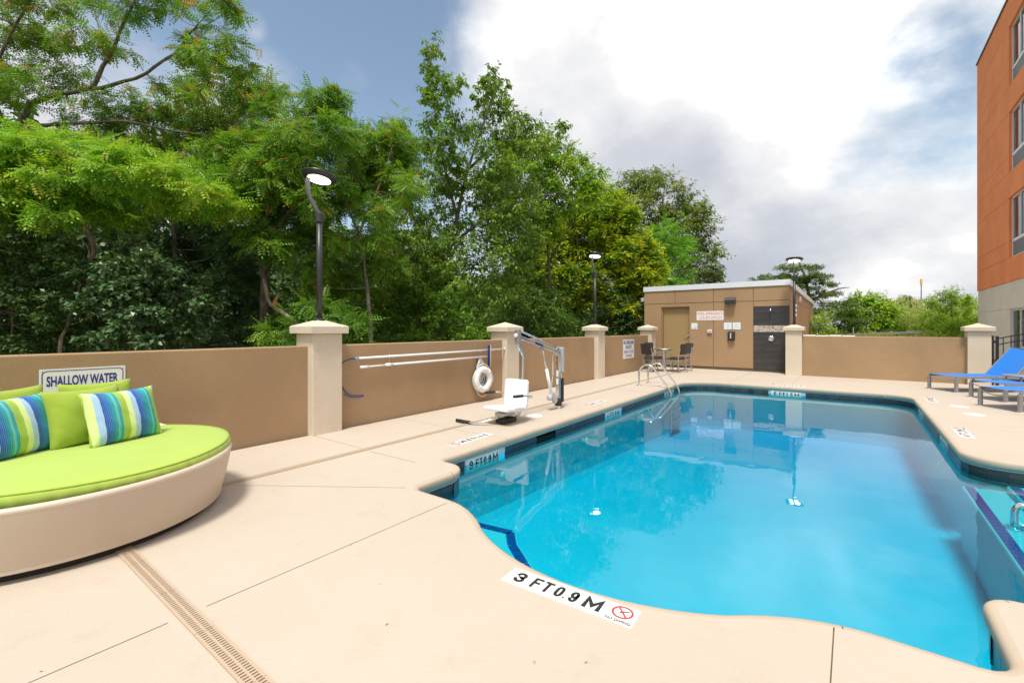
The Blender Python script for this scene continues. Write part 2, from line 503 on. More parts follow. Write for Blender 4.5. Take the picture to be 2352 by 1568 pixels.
# ------------------------------------------------------------------ mesh helpers
class MB:
    def __init__(s):
        s.v = []
        s.f = []

    def add(s, vs, fs):
        o = len(s.v)
        s.v += [tuple(q) for q in vs]
        s.f += [tuple(i + o for i in f) for f in fs]
        return s

    def box(s, x0, x1, y0, y1, z0, z1):
        return s.add([(x0, y0, z0), (x1, y0, z0), (x1, y1, z0), (x0, y1, z0), (x0, y0, z1), (x1, y0, z1), (x1, y1, z1), (x0, y1, z1)],
                     [(0, 3, 2, 1), (4, 5, 6, 7), (0, 1, 5, 4), (1, 2, 6, 5), (2, 3, 7, 6), (3, 0, 4, 7)])

    def obox(s, c, sx, sy, sz, M=Matrix.Identity(3)):
        c = Vector(c)
        vs = []
        for z in (-sz / 2, sz / 2):
            for x, y in ((-sx / 2, -sy / 2), (sx / 2, -sy / 2), (sx / 2, sy / 2), (-sx / 2, sy / 2)):
                vs.append(c + M @ Vector((x, y, z)))
        return s.add(vs, [(0, 3, 2, 1), (4, 5, 6, 7), (0, 1, 5, 4), (1, 2, 6, 5), (2, 3, 7, 6), (3, 0, 4, 7)])

    def beam(s, a, b, w, h):
        """rectangular bar from a to b"""
        a, b = Vector(a), Vector(b)
        d = (b - a)
        L = d.length
        x = d.normalized()
        up = Vector((0, 0, 1)) if abs(x.z) < 0.95 else Vector((0, 1, 0))
        y = up.cross(x).normalized()
        z = x.cross(y)
        M = Matrix((x, y, z)).transposed()
        return s.obox((a + b) / 2, L, w, h, M)

    def tube(s, pts, r, n=10, caps=True, closed=False):
        pts = [Vector(q) for q in pts]
        k = len(pts)
        rs = r if isinstance(r, (list, tuple)) else [r] * k
        tang = []
        for i in range(k):
            if closed:
                d = pts[(i + 1) % k] - pts[i - 1]
            else:
                d = pts[min(i + 1, k - 1)] - pts[max(i - 1, 0)]
            tang.append(d.normalized() if d.length > 1e-9 else Vector((0, 0, 1)))
        ref = Vector((0, 0, 1)) if abs(tang[0].z) < 0.9 else Vector((1, 0, 0))
        nrm = ref.cross(tang[0]).normalized()
        vs, fs = [], []
        for i in range(k):
            nrm = (nrm - tang[i] * nrm.dot(tang[i]))
            if nrm.length < 1e-6:
                nrm = tang[i].orthogonal()
            nrm.normalize()
            bi = tang[i].cross(nrm)
            for j in range(n):
                a = 2 * PI * j / n
                vs.append(pts[i] + (nrm * math.cos(a) + bi * math.sin(a)) * rs[i])
        for i in range(k if closed else k - 1):
            for j in range(n):
                a, b = i * n + j, i * n + (j + 1) % n
                c2 = ((i + 1) % k) * n
                fs.append((a, b, c2 + (j + 1) % n, c2 + j))
        if caps and not closed:
            fs.append(tuple(range(n - 1, -1, -1)))
            fs.append(tuple((k - 1) * n + j for j in range(n)))
        return s.add(vs, fs)

    def lathe(s, prof, n=32, c=(0, 0, 0), M=Matrix.Identity(3)):
        c = Vector(c)
        vs, fs = [], []
        for (r, z) in prof:
            for j in range(n):
                a = 2 * PI * j / n
                vs.append(c + M @ Vector((r * math.cos(a), r * math.sin(a), z)))
        for i in range(len(prof) - 1):
            for j in range(n):
                a, b = i * n + j, i * n + (j + 1) % n
                fs.append((a, b, b + n, a + n))
        fs.append(tuple(range(n - 1, -1, -1)))
        fs.append(tuple((len(prof) - 1) * n + j for j in range(n)))
        return s.add(vs, fs)

    def prism(s, poly, a, b):
        """2D polygon extruded between two functions of the 2D point"""
        n = len(poly)
        vs = [a(q) for q in poly] + [b(q) for q in poly]
        fs = [tuple(range(n - 1, -1, -1)), tuple(range(n, 2 * n))]
        fs += [(i, (i + 1) % n, n + (i + 1) % n, n + i) for i in range(n)]
        return s.add(vs, fs)

    def grid(s, rows):
        n = len(rows[0])
        vs = [q for r in rows for q in r]
        fs = [(i * n + j, i * n + j + 1, (i + 1) * n + j + 1, (i + 1) * n + j) for i in range(len(rows) - 1) for j in range(n - 1)]
        return s.add(vs, fs)

    def mesh(s, name):
        me = bpy.data.meshes.new(name)
        me.from_pydata(s.v, [], s.f)
        me.update()
        return me


def link(o, parent=None):
    COL.objects.link(o)
    if parent is not None:
        o.parent = parent
        if parent.parent is None and parent.type == 'EMPTY':
            o.matrix_parent_inverse = parent.matrix_basis.inverted()
    return o


def obj(name, mb, mat, parent=None, bevel=0.0, smooth=False, seg=2):
    me = mb.mesh(name) if isinstance(mb, MB) else mb
    bmn = bmesh.new()
    bmn.from_mesh(me)
    bmesh.ops.recalc_face_normals(bmn, faces=bmn.faces)
    bmn.to_mesh(me)
    bmn.free()
    if not me.materials:
        me.materials.append(MATS[mat])
    if smooth:
        me.polygons.foreach_set('use_smooth', [True] * len(me.polygons))
    o = bpy.data.objects.new(name, me)
    link(o, parent)
    if bevel > 0:
        b = o.modifiers.new('bevel', 'BEVEL')
        b.width = bevel
        b.segments = seg
        b.limit_method = 'ANGLE'
        b.angle_limit = math.radians(40)
    return o


def soft(o, ang=40):
    me = o.data
    me.polygons.foreach_set('use_smooth', [True] * len(me.polygons))
    try:
        me.set_sharp_from_angle(angle=math.radians(ang))
    except Exception:
        pass
    return o


def empty(name, loc=(0, 0, 0), rz=0.0):
    e = bpy.data.objects.new(name, None)
    e.empty_display_size = 0.1
    e.location = loc
    e.rotation_euler = (0, 0, rz)
    COL.objects.link(e)
    e.matrix_basis = Matrix.Translation(loc) @ Matrix.Rotation(rz, 4, 'Z')
    return e


def tag(o, label, cat, group=None):
    o['label'] = label
    o['category'] = cat
    if group:
        o['group'] = group
    return o


def structure(o):
    o['kind'] = 'structure'
    return o


def copy_tree(o, parent=None):
    c = o.copy()
    COL.objects.link(c)
    if parent is not None:
        c.parent = parent
        c.matrix_parent_inverse = o.matrix_parent_inverse.copy()
    for ch in list(o.children):
        copy_tree(ch, c)
    return c


def place(o, loc, rz=0.0, s=1.0):
    o.location = loc
    o.rotation_euler = (0, 0, rz)
    o.scale = (s, s, s)
    return o


def catmull(pts, n=6):
    pts = [Vector(q) for q in pts]
    out = []
    for i in range(len(pts) - 1):
        p0 = pts[max(i - 1, 0)]
        p1, p2 = pts[i], pts[i + 1]
        p3 = pts[min(i + 2, len(pts) - 1)]
        for k in range(n):
            u = k / n
            out.append(0.5 * ((2 * p1) + (p2 - p0) * u + (2 * p0 - 5 * p1 + 4 * p2 - p3) * u * u + (3 * p1 - p0 - 3 * p2 + p3) * u ** 3))
    out.append(pts[-1])
    return out


def rrect(w_, h_, r, n=6):
    out = []
    for cx, cy, a0 in ((w_ / 2 - r, h_ / 2 - r, 0), (-w_ / 2 + r, h_ / 2 - r, 90), (-w_ / 2 + r, -h_ / 2 + r, 180), (w_ / 2 - r, -h_ / 2 + r, 270)):
        for k in range(n + 1):
            a = math.radians(a0 + 90 * k / n)
            out.append((cx + r * math.cos(a), cy + r * math.sin(a)))
    return out


class Frame:
    """a flat face in the place: origin, x axis, y axis (normal = x cross y)"""

    def __init__(s, o, x, y):
        s.o, s.x, s.y = Vector(o), Vector(x).normalized(), Vector(y).normalized()
        s.n = s.x.cross(s.y)

    def p(s, x, y, z=0.0):
        return s.o + s.x * x + s.y * y + s.n * z


def plate(mb, fr, x, y, w_, h_, z0, z1, r=0.0):
    poly = [(a + x, b + y) for a, b in (rrect(w_, h_, r) if r > 0 else [(w_ / 2, h_ / 2), (-w_ / 2, h_ / 2), (-w_ / 2, -h_ / 2), (w_ / 2, -h_ / 2)])]
    return mb.prism(poly, lambda q: fr.p(q[0], q[1], z0), lambda q: fr.p(q[0], q[1], z1))


def ring_plate(mb, fr, outer, inner, z0, z1):
    n = len(outer)
    vs = [fr.p(*q, z1) for q in outer] + [fr.p(*q, z1) for q in inner] + [fr.p(*q, z0) for q in outer] + [fr.p(*q, z0) for q in inner]
    fs = []
    for i in range(n):
        j = (i + 1) % n
        fs += [(i, j, n + j, n + i), (i, 2 * n + i, 2 * n + j, j), (n + i, n + j, 3 * n + j, 3 * n + i)]
    return mb.add(vs, fs)


_text_cache = {}


def text(fr, s_, x, y, w_, h_, mat, parent, z=0.003, bold=0.0, name='lettering', th=0.0012):
    """lettering centred at x, y of the frame, fitted to w_ by h_"""
    key = (s_, bold)
    if key not in _text_cache:
        cu = bpy.data.curves.new('lettering', 'FONT')
        cu.body = s_
        cu.size = 1.0
        cu.resolution_u = 3
        cu.offset = bold
        cu.extrude = 0.5
        to = bpy.data.objects.new('lettering', cu)
        COL.objects.link(to)
        dg = bpy.context.evaluated_depsgraph_get()
        me = bpy.data.meshes.new_from_object(to.evaluated_get(dg))
        vs = np.array([v.co[:] for v in me.vertices])
        fs = [tuple(q.vertices) for q in me.polygons]
        bpy.data.objects.remove(to)
        bpy.data.meshes.remove(me)
        bpy.data.curves.remove(cu)
        _text_cache[key] = (vs, fs)
    vs, fs = _text_cache[key]
    lo, hi = vs.min(0), vs.max(0)
    mb = MB()
    q = (vs - (lo + hi) / 2) / np.maximum(hi - lo, 1e-6) * np.array([w_, h_, th])
    mb.add([fr.p(x + a[0], y + a[1], z + a[2]) for a in q], fs)
    return obj(name, mb, mat, parent)


# ------------------------------------------------------------------ ground, deck, pool
def terrain_h(x, y):
    rise = max(0.0, min(1.0, (y - 17.0) / 13.0))
    rise = rise * rise * (3 - 2 * rise)
    h = -0.25 + 1.12 * rise
    if x < -6:
        h = -0.25 + 0.9 * rise * max(0.0, min(1.0, (x + 14) / 8.0))
    if -1.3 < x < 4.6 and y < 29:
        h = min(h, -0.12)
    h += 0.05 * math.sin(x * 0.7 + 1.3) * math.cos(y * 0.53)
    return h


mb = MB()
xs = [-900, -500, -250, -120, -70] + [-50 + 2.5 * i for i in range(17)] + [-6.0, -5.75, 5.2, 7, 9, 12, 15, 18, 22, 26, 30, 35, 40, 50, 70, 120, 250, 500, 900]
xs = sorted(set([round(q, 3) for q in xs if not (-5.75 < q < 5.2)]))
ys = [-900, -400, -150, -60, -30, -20, -12.0] + [15.9, 17, 18.5] + [20 + 1.5 * i for i in range(22)] + [56, 62, 70, 85, 110, 160, 300, 600, 1200]
xs = sorted(set(xs + [-5.75 + i * 1.095 for i in range(11)]))
idx = {}
for i, x in enumerate(xs):
    for j, y in enumerate(ys):
        idx[i, j] = len(mb.v)
        mb.v.append((x, y, terrain_h(x, y)))
for i in range(len(xs) - 1):
    for j in range(len(ys) - 1):
        if -5.8 < (xs[i] + xs[i + 1]) / 2 < 5.2 and -12 <= ys[j] and ys[j + 1] <= 15.9:
            continue
        mb.f.append((idx[i, j], idx[i + 1, j], idx[i + 1, j + 1], idx[i, j + 1]))
structure(obj('ground', mb, 'ground_soil', smooth=True))


def fillet(pts):
    """corner list of (x, y, radius) to a dense outline"""
    out = []
    n = len(pts)
    for i in range(n):
        p0, p1, p2 = (Vector(pts[(i + k) % n][:2]) for k in (-1, 0, 1))
        r = pts[i][2]
        if r <= 0:
            out.append(p1)
            continue
        d0, d2 = (p0 - p1).normalized(), (p2 - p1).normalized()
        ang = d0.angle(d2)
        tl = r / math.tan(ang / 2)
        a, b = p1 + d0 * tl, p1 + d2 * tl
        cen = p1 + (d0 + d2).normalized() * (r / math.sin(ang / 2))
        va, vb = a - cen, b - cen
        a0 = math.atan2(va.y, va.x)
        da = (math.atan2(vb.y, vb.x) - a0 + PI) % (2 * PI) - PI
        k = max(4, int(abs(da) * r / 0.04))
        for j in range(k + 1):
            q = a0 + da * j / k
            out.append(cen + Vector((math.cos(q), math.sin(q))) * r)
    return out


# the near end bows out in an arc between two short straights
arc = []
R_ARC = 1.455
cx_, cy_ = -1.27, 2.17 + R_ARC
half = math.asin(1.08 / R_ARC)
for k in range(25):
    a = -PI / 2 + half - 2 * half * k / 24
    arc.append((cx_ + R_ARC * math.cos(a), cy_ + R_ARC * math.sin(a)))


def bez(a, b, c2, n=8):
    a, b, c2 = Vector(a), Vector(b), Vector(c2)
    return [a * (1 - u) ** 2 + b * 2 * u * (1 - u) + c2 * u * u for u in [i / n for i in range(n + 1)]]


e1, e2 = arc[0], arc[-1]
near = bez((0.10, e1[1]), e1, arc[4]) + [Vector(q) for q in arc[5:20]] + bez(arc[20], e2, (-2.62, e2[1]))
corner = [(-3.05, e2[1], 0.10), (-3.05, 3.38, 0.24), (-3.47, 3.38, 0.09), (-3.47, 5.24, 0), (-3.47, 5.76, 0), (-3.47, 12.45, 0.75), (0.95, 12.45, 0.6), (0.95, 6.83, 0.34), (2.9, 6.83, 0.1), (2.9, 3.40, 0.1), (0.52, 3.40, 0.17), (0.52, e1[1], 0.11)]
dense = []
pts = corner + [(q.x, q.y, 0) for q in near]
OUT = fillet(pts)
# drop duplicates and resample long runs
tmp = []
for q in OUT:
    if not tmp or (q - tmp[-1]).length > 1e-4:
        tmp.append(q)
if (tmp[0] - tmp[-1]).length < 1e-4:
    tmp.pop()
OUT = []
for i, q in enumerate(tmp):
    nx = tmp[(i + 1) % len(tmp)]
    k = max(1, int((nx - q).length / 0.3))
    for j in range(k):
        OUT.append(q.lerp(nx, j / k))
NO = len(OUT)
area = sum(OUT[i].x * OUT[(i + 1) % NO].y - OUT[(i + 1) % NO].x * OUT[i].y for i in range(NO))
SGN = 1.0 if area > 0 else -1.0
NRM = []
for i in range(NO):
    d = ((OUT[(i + 1) % NO] - OUT[i]).normalized() + (OUT[i] - OUT[i - 1]).normalized()).normalized()
    NRM.append(Vector((d.y, -d.x)) * SGN)      # pointing away from the water


def off(dist):
    return [OUT[i] + NRM[i] * dist for i in range(NO)]


DECK = [(-5.60, -11.9), (4.48, -11.9), (4.48, 16.28), (-5.60, 16.28)]
WATER_Z = -0.168


def sheet(outer, hole, z):
    polys = [[Vector((q[0], q[1], 0)) for q in outer]]
    if hole is not None:
        polys.append([Vector((q[0], q[1], 0)) for q in hole])
    allp = [q for pl in polys for q in pl]
    mb = MB()
    mb.add([(q.x, q.y, z(q) if callable(z) else z) for q in allp], tessellate_polygon(polys))
    return mb


hole = off(0.05)
top = sheet(DECK, hole, 0.0).mesh('deck')
bm = bmesh.new()
bm.from_mesh(top)


def groove(P, Q, wd=0.0055):
    P, Q = Vector(P), Vector(Q)
    d = (Q - P).normalized()
    n = Vector((-d.y, d.x))
    lo = Vector((min(P.x, Q.x) - .02, min(P.y, Q.y) - .02))
    hi = Vector((max(P.x, Q.x) + .02, max(P.y, Q.y) + .02))
    for o_, nn in ((P + n * wd / 2, n), (P - n * wd / 2, n), (P, d), (Q, d)):
        fs = []
        for f in bm.faces:
            fx = [v.co.x for v in f.verts]
            fy = [v.co.y for v in f.verts]
            if min(fx) <= hi.x and max(fx) >= lo.x and min(fy) <= hi.y and max(fy) >= lo.y:
                fs.append(f)
        es = list({e for f in fs for e in f.edges})
        vv = list({v for f in fs for v in f.verts})
        bmesh.ops.bisect_plane(bm, geom=vv + es + fs, dist=1e-6, plane_co=(o_.x, o_.y, 0), plane_no=(nn.x, nn.y, 0))
    kill = []
    for f in bm.faces:
        c = f.calc_center_median()
        q = Vector((c.x, c.y)) - P
        if abs(q.dot(n)) < wd / 2 and 0 < q.dot(d) < (Q - P).length:
            kill.append(f)
    bmesh.ops.delete(bm, geom=kill, context='FACES')


for P, Q in (((-2.57, 0.90), (-2.57, 2.58)), ((-2.57, -6), (-2.57, 0.74)), ((-4.36, 1.74), (-3.10, 2.60)), ((-0.07, -6), (-0.07, 2.60)), ((0.58, 2.62), (2.6, 1.2)),
             ((-5.58, 3.15), (-4.53, 3.15)), ((-4.35, 3.13), (-3.60, 3.15)), ((-5.58, 4.55), (-4.53, 4.53)), ((-4.35, 4.50), (-3.53, 4.50)), ((-5.58, 7.42), (-4.53, 7.42)), ((-4.35, 7.42), (-3.53, 7.42)),
             ((-5.58, 9.6), (-3.53, 9.6)), ((-5.3, 13.7), (4.4, 13.7)), ((-1.19, 12.51), (-1.19, 15.9)), ((1.03, 9.3), (4.4, 9.3)), ((1.5, 6.9), (4.4, 6.9)), ((-2.55, 12.51), (-2.55, 15.9)), ((1.0, 12.4), (2.2, 13.68))):
    groove(P, Q)
bm.to_mesh(top)
bm.free()
deck = structure(obj('pool_deck', top, 'deck_concrete'))
for q in deck.data.polygons:
    if q.normal.z < 0:
        q.flip()
obj('joint_bed', sheet(DECK, off(0.06), -0.012), 'joint_dark', deck)

# coping: bullnose edge with saw-cut joints, one piece per length
prof = [(0.052, 0.0), (0.030, -0.0008), (0.014, -0.006), (0.004, -0.017), (0.0, -0.032), (0.001, -0.055), (0.006, -0.078), (0.016, -0.090), (0.034, -0.093)]
cut_at = [(-3.47, 4.5), (-3.47, 7.42), (-3.47, 9.6), (-2.55, 12.45), (-1.19, 12.45), (0.55, 12.4), (0.95, 9.3), (1.5, 6.83), (0.6, 3.4), (-0.07, 2.66), (-2.57, 2.63), (-3.05, 3.0), (-3.47, 12.0)]
cuts = sorted({min(range(NO), key=lambda i: (OUT[i] - Vector(c)).length) for c in cut_at})
for a, b in zip(cuts, cuts[1:] + [cuts[0] + NO]):
    rows = []
    for i in range(a, b + 1):
        q, n = OUT[i % NO], NRM[i % NO]
        sh = Vector((0, 0))
        if i == a:
            sh = (OUT[(i + 1) % NO] - q).normalized() * 0.0025
        if i == b:
            sh = (OUT[(i - 1) % NO] - q).normalized() * 0.0025
        rows.append([(q.x + sh.x + n.x * d, q.y + sh.y + n.y * d, z) for d, z in prof])
    obj('coping', MB().grid(rows), 'coping_concrete', deck, smooth=True)

# basin
FLOOR = lambda q: -0.85 - max(0.0, (q[1] - 3.0)) * 0.038
basin = empty('swimming_pool', (-1.27, 7.4, -1.3))
structure(basin)
rings = [(0.034, lambda q: -0.093), (0.034, lambda q: -0.262), (0.030, lambda q: -0.262), (0.030, lambda q: FLOOR(q) + 0.22), (0.0, lambda q: FLOOR(q) + 0.08), (-0.08, lambda q: FLOOR(q) + 0.015), (-0.16, FLOOR)]
rows = []
for d, zf in rings:
    r = [(q.x, q.y, zf(q)) for q in off(d)]
    rows.append(r + [r[0]])
mbw = MB()
ncol = NO + 1
mbw.add([q for r in rows for q in r], [(i * ncol + j, i * ncol + j + 1, (i + 1) * ncol + j + 1, (i + 1) * ncol + j) for i in range(len(rows) - 1) for j in range(NO)
        if not (i == 0 and rows[0][j][0] < -3.4 and min(rows[0][j][1], rows[0][j + 1][1]) > 5.2 and max(rows[0][j][1], rows[0][j + 1][1]) < 5.8)])
obj('pool_wall', mbw, 'plaster', basin, smooth=False)
obj('pool_floor', sheet(off(-0.16), None, FLOOR), 'plaster', basin)
obj('bead_strip', MB().tube([(q.x, q.y, -0.101) for q in off(0.030)], 0.008, 6, closed=True), 'bead_blue', basin, smooth=True)

# waterline tiles, one by one; the lettered runs are left free
tile_me = MB().box(-0.0735, 0.0735, -0.006, 0.006, -0.0735, 0.0735).mesh('tile')
tile_me.materials.append(MATS['waterline_tile'])
run = off(0.030)
seglen = [(run[(i + 1) % NO] - run[i]).length for i in range(NO)]
total = sum(seglen)
ntile = int(total / 0.150)
MARKS = []     # (centre, half length, text1, text2)


def walk(sv):
    i = 0
    while sv > seglen[i % NO]:
        sv -= seglen[i % NO]
        i += 1
    i %= NO
    return run[i].lerp(run[(i + 1) % NO], sv / seglen[i]), (run[(i + 1) % NO] - run[i]).normalized()


WALL_MARKS = [((-3.497, 4.10), (0, 1), ('3', 'FT', '0.9', 'M'), 'near the lift chair'), ((-3.497, 7.72), (0, 1), ('4', 'FT', '1.2', 'M'), 'past the skimmer mouth'), ((-3.497, 10.93), (0, 1), ('5', 'FT', '1.5', 'M'), 'between the ladder rails'),
              ((-1.27, 12.477), (1, 0), ('5', 'FT', '1.5', 'M'), 'in the far pool wall'), ((0.977, 11.0), (0, -1), ('5', 'FT', '1.5', 'M'), 'right pool wall near far corner'), ((0.977, 8.4), (0, -1), ('4', 'FT', '1.2', 'M'), 'right pool wall near stair bay')]
SKIM = Vector((-3.50, 5.50))
for k in range(ntile):
    c, d = walk((k + 0.5) * total / ntile)
    if any((c - Vector(m_[0])).length < 0.375 for m_ in WALL_MARKS) or (c - SKIM).length < 0.30:
        continue
    o = bpy.data.objects.new('tile', tile_me)
    o.matrix_basis = Matrix.Translation((c.x, c.y, -0.186)) @ Matrix.Rotation(math.atan2(d.y, d.x), 4, 'Z')
    COL.objects.link(o)
    o.parent = basin
    o.matrix_parent_inverse = basin.matrix_basis.inverted()

# water body
wtop = off(0.033)
mb = MB()
tri = tessellate_polygon([[Vector((q.x, q.y, 0)) for q in wtop]])
mb.add([(q.x, q.y, WATER_Z) for q in wtop], tri)
mb.add([(q.x, q.y, -1.9) for q in wtop], [t_[::-1] for t_ in tri])
for i in range(NO):
    j = (i + 1) % NO
    mb.f.append((i, j, NO + j, NO + i))
water = structure(obj('pool_water', mb, 'pool_water'))

# stair treads in the right-hand bay, bench in the bowed end, with blue nosing tiles
def tread(name, poly, z, noses):
    mb = MB()
    mb.prism(poly, lambda q: (q[0], q[1], -1.75), lambda q: (q[0], q[1], z))
    o = obj(name, mb, 'plaster', basin, bevel=0.02)
    for A, B in noses:
        A, B = Vector(A), Vector(B)
        k = int((B - A).length / 0.085)
        d = (B - A).normalized()
        n = Vector((-d.y, d.x))
        for i in range(k):
            a = A + d * ((B - A).length * (i + 0.5) / k)
            m2 = MB().obox((a.x, a.y, z + 0.003), (B - A).length / k - 0.006, 0.075, 0.006, Matrix.Rotation(math.atan2(d.y, d.x), 3, 'Z'))
            obj('nosing_tile', m2, 'nosing_blue', o)
    return o


tread('stair_tread', [(0.93, 3.44), (2.95, 3.44), (2.95, 6.79), (0.93, 6.79)], -0.30, [((0.985, 3.50), (0.985, 6.75))])
tread('stair_tread', [(1.26, 3.43), (2.96, 3.43), (2.96, 6.80), (1.26, 6.80)], -0.235, [((1.315, 3.50), (1.315, 6.75))])
bp = [(-3.06, 2.60), (-3.02, 3.12), (-2.36, 3.22), (-2.20, 3.04), (-1.96, 2.86), (-1.5, 2.55), (-1.25, 2.14), (-1.9, 2.2), (-2.4, 2.58)]
tread('bench', bp[::-1], -0.40, [((-3.0, 3.07), (-2.38, 3.165)), ((-2.39, 3.16), (-2.24, 2.99)), ((-2.235, 2.985), (-2.0, 2.81)), ((-1.995, 2.80), (-1.56, 2.51))])

# skimmer mouth, wall inlets
mb = MB().box(-3.80, -3.503, 5.245, 5.755, -0.166, -0.094)
mb.f = [f for i, f in enumerate(mb.f) if i != 3]
mb.box(-3.80, -3.4995, 5.242, 5.758, -0.262, -0.1665)  # solid dark block below the waterline, painted as the shaded opening
obj('skimmer_mouth', mb, 'shadow_gap', basin)
obj('skimmer_surround', MB().box(-3.508, -3.5018, 5.09, 5.2415, -0.261, -0.112).box(-3.508, -3.5018, 5.7585, 5.91, -0.261, -0.112), 'waterline_tile', basin)
for y in (4.4, 6.6, 9.0):
    obj('inlet', MB().lathe([(0.045, 0), (0.045, 0.012), (0.02, 0.02)], 16, (-3.44, y, -0.42), Matrix.Rotation(PI / 2, 3, 'Y')), 'plastic_white', basin, smooth=True)
for y in (8.2, 9.4):
    obj('inlet', MB().lathe([(0.045, 0), (0.045, 0.012), (0.02, 0.02)], 16, (0.92, y, -0.42), Matrix.Rotation(-PI / 2, 3, 'Y')), 'plastic_white', basin, smooth=True)
obj('main_drain', MB().box(-1.5, -1.2, 10.6, 10.8, -1.20, -1.125), 'white_tile', basin)

# ---------- bold painted numerals for the depth tiles
def _arc(cx, cy, rx, ry, a0, a1, n=9):
    return [(cx + rx * math.cos(math.radians(a0 + (a1 - a0) * k / n)), cy + ry * math.sin(math.radians(a0 + (a1 - a0) * k / n))) for k in range(n + 1)]


GLYPH = {
    '3': [_arc(.5, .74, .5, .26, 170, -80) + _arc(.5, .26, .5, .26, 90, -170)],
    'F': [[(0, 0), (0, 1), (1, 1)], [(0, .52), (.78, .52)]],
    'T': [[(0, 1), (1, 1)], [(.5, 1), (.5, 0)]],
    '0': [_arc(.5, .68, .5, .32, 0, 180) + _arc(.5, .32, .5, .32, 180, 360) + [(1, .68)]],
    '9': [_arc(.5, .30, .5, .30, 200, 360) + _arc(.5, .70, .5, .30, 0, 360)],
    'M': [[(0, 0), (0, 1), (.5, .25), (1, 1), (1, 0)]],
    '4': [[(.78, 0), (.78, 1), (0, .30), (1, .30)]],
    '1': [[(.1, .78), (.55, 1), (.55, 0)]],
    '2': [_arc(.5, .72, .5, .28, 165, -35) + [(0, 0), (1, 0)]],
    '5': [[(.95, 1), (.1, 1), (.05, .55)] + _arc(.48, .32, .52, .32, 110, -160)],
    '.': [[(0, .02), (.5, .02)]],
}


def ribbon(mb, pts_, wd, put):
    P = [Vector(q) for q in pts_]
    P = [q for i, q in enumerate(P) if i == 0 or (q - P[i - 1]).length > 1e-5]
    n = len(P)
    if n < 2:
        return
    L, Rr = [], []
    for i in range(n):
        d0 = (P[i] - P[i - 1]).normalized() if i else (P[1] - P[0]).normalized()
        d1 = (P[i + 1] - P[i]).normalized() if i < n - 1 else d0
        m_ = Vector((-(d0.y + d1.y), d0.x + d1.x))
        m_ = m_.normalized() if m_.length > 1e-4 else Vector((-d0.y, d0.x))
        k = wd / 2 / max(.45, m_.dot(Vector((-d0.y, d0.x))))
        e = Vector((0, 0))
        L.append(P[i] + m_ * k)
        Rr.append(P[i] - m_ * k)
    mb.add([put(q) for q in L] + [put(q) for q in Rr], [(i, i + 1, n + i + 1, n + i) for i in range(n - 1)])


def numerals(fr, word, cx, cy, w_, h_, mat, parent, z):
    mb = MB()
    adv = {'.': .35}
    tot = sum(adv.get(c, 1.0) for c in word) + .2 * (len(word) - 1)
    cw = w_ / tot
    st = h_ * (.26 if word == 'M' else .22 if len(word) < 2 else .195)
    x = cx - w_ / 2
    zz = 0.0
    for c in word:
        gw = cw * adv.get(c, 1.0)
        for pl in GLYPH[c]:
            q = [(x + st / 2 + a * (gw - st) if c != '.' else x + a * gw, cy - h_ / 2 + st / 2 + b * (h_ - st)) for a, b in pl]
            if c in 'FTM14':
                q = [(a, cy - h_ / 2 if b < cy - h_ / 2 + st * .6 and c != '.' else b) for a, b in q]
            zz += .00012
            closed_ = c == '0'
            if not closed_ and c != '.':
                a0, a1 = Vector(q[0]), Vector(q[1])
                b0, b1 = Vector(q[-1]), Vector(q[-2])
                if a0.y > cy - h_ / 2 + .001:
                    q[0] = tuple(a0 + (a0 - a1).normalized() * st * .45)
                if b0.y > cy - h_ / 2 + .001:
                    q[-1] = tuple(b0 + (b0 - b1).normalized() * st * .45)
            ribbon(mb, q, st * (.92 if c != '.' else .7), lambda e, zq=zz: fr.p(e.x, e.y, z + zq))
        x += gw + cw * .2
    return obj('numeral', mb, mat, parent)


# ---------- depth markers
def no_diving(fr, x, y, s_, parent):
    z = 0.0035
    n = 36
    mb = MB()
    ring_plate(mb, fr, [(x + s_ * .36 * math.cos(2 * PI * i / n), y + s_ * .10 + s_ * .34 * math.sin(2 * PI * i / n)) for i in range(n)],
               [(x + s_ * .29 * math.cos(2 * PI * i / n), y + s_ * .10 + s_ * .27 * math.sin(2 * PI * i / n)) for i in range(n)], z, z + .0012)
    a = math.radians(-50)
    d, e = Vector((math.cos(a), math.sin(a))), Vector((-math.sin(a), math.cos(a)))
    cc = Vector((x, y + s_ * .10))
    L, wd = s_ * .29, s_ * .03
    mb.prism([cc + d * L + e * wd, cc - d * L + e * wd, cc - d * L - e * wd, cc + d * L - e * wd], lambda q: fr.p(q[0], q[1], z), lambda q: fr.p(q[0], q[1], z + .0014))
    obj('prohibition_ring', mb, 'ink_red', parent)
    mb = MB()
    for poly in ([(-.10, -.04), (-.04, .06), (.02, .08), (.04, .03), (-.03, -.01), (-.06, -.06)], [(.02, .08), (.20, .16), (.21, .14), (.04, .03)], [(-.05, -.01), (.06, -.03), (.06, -.08), (.045, -.08), (.04, -.045), (-.05, -.03)]):
        mb.prism([(x + q[0] * s_, y + s_ * .10 + q[1] * s_) for q in poly], lambda q: fr.p(q[0], q[1], z - .0003), lambda q: fr.p(q[0], q[1], z + .0008))
    obj('diver_figure', mb, 'ink_black', parent)
    text(fr, 'NO DIVING', x, y - s_ * .38, s_ * .84, s_ * .13, 'ink_black', parent, z=z, bold=0.02)


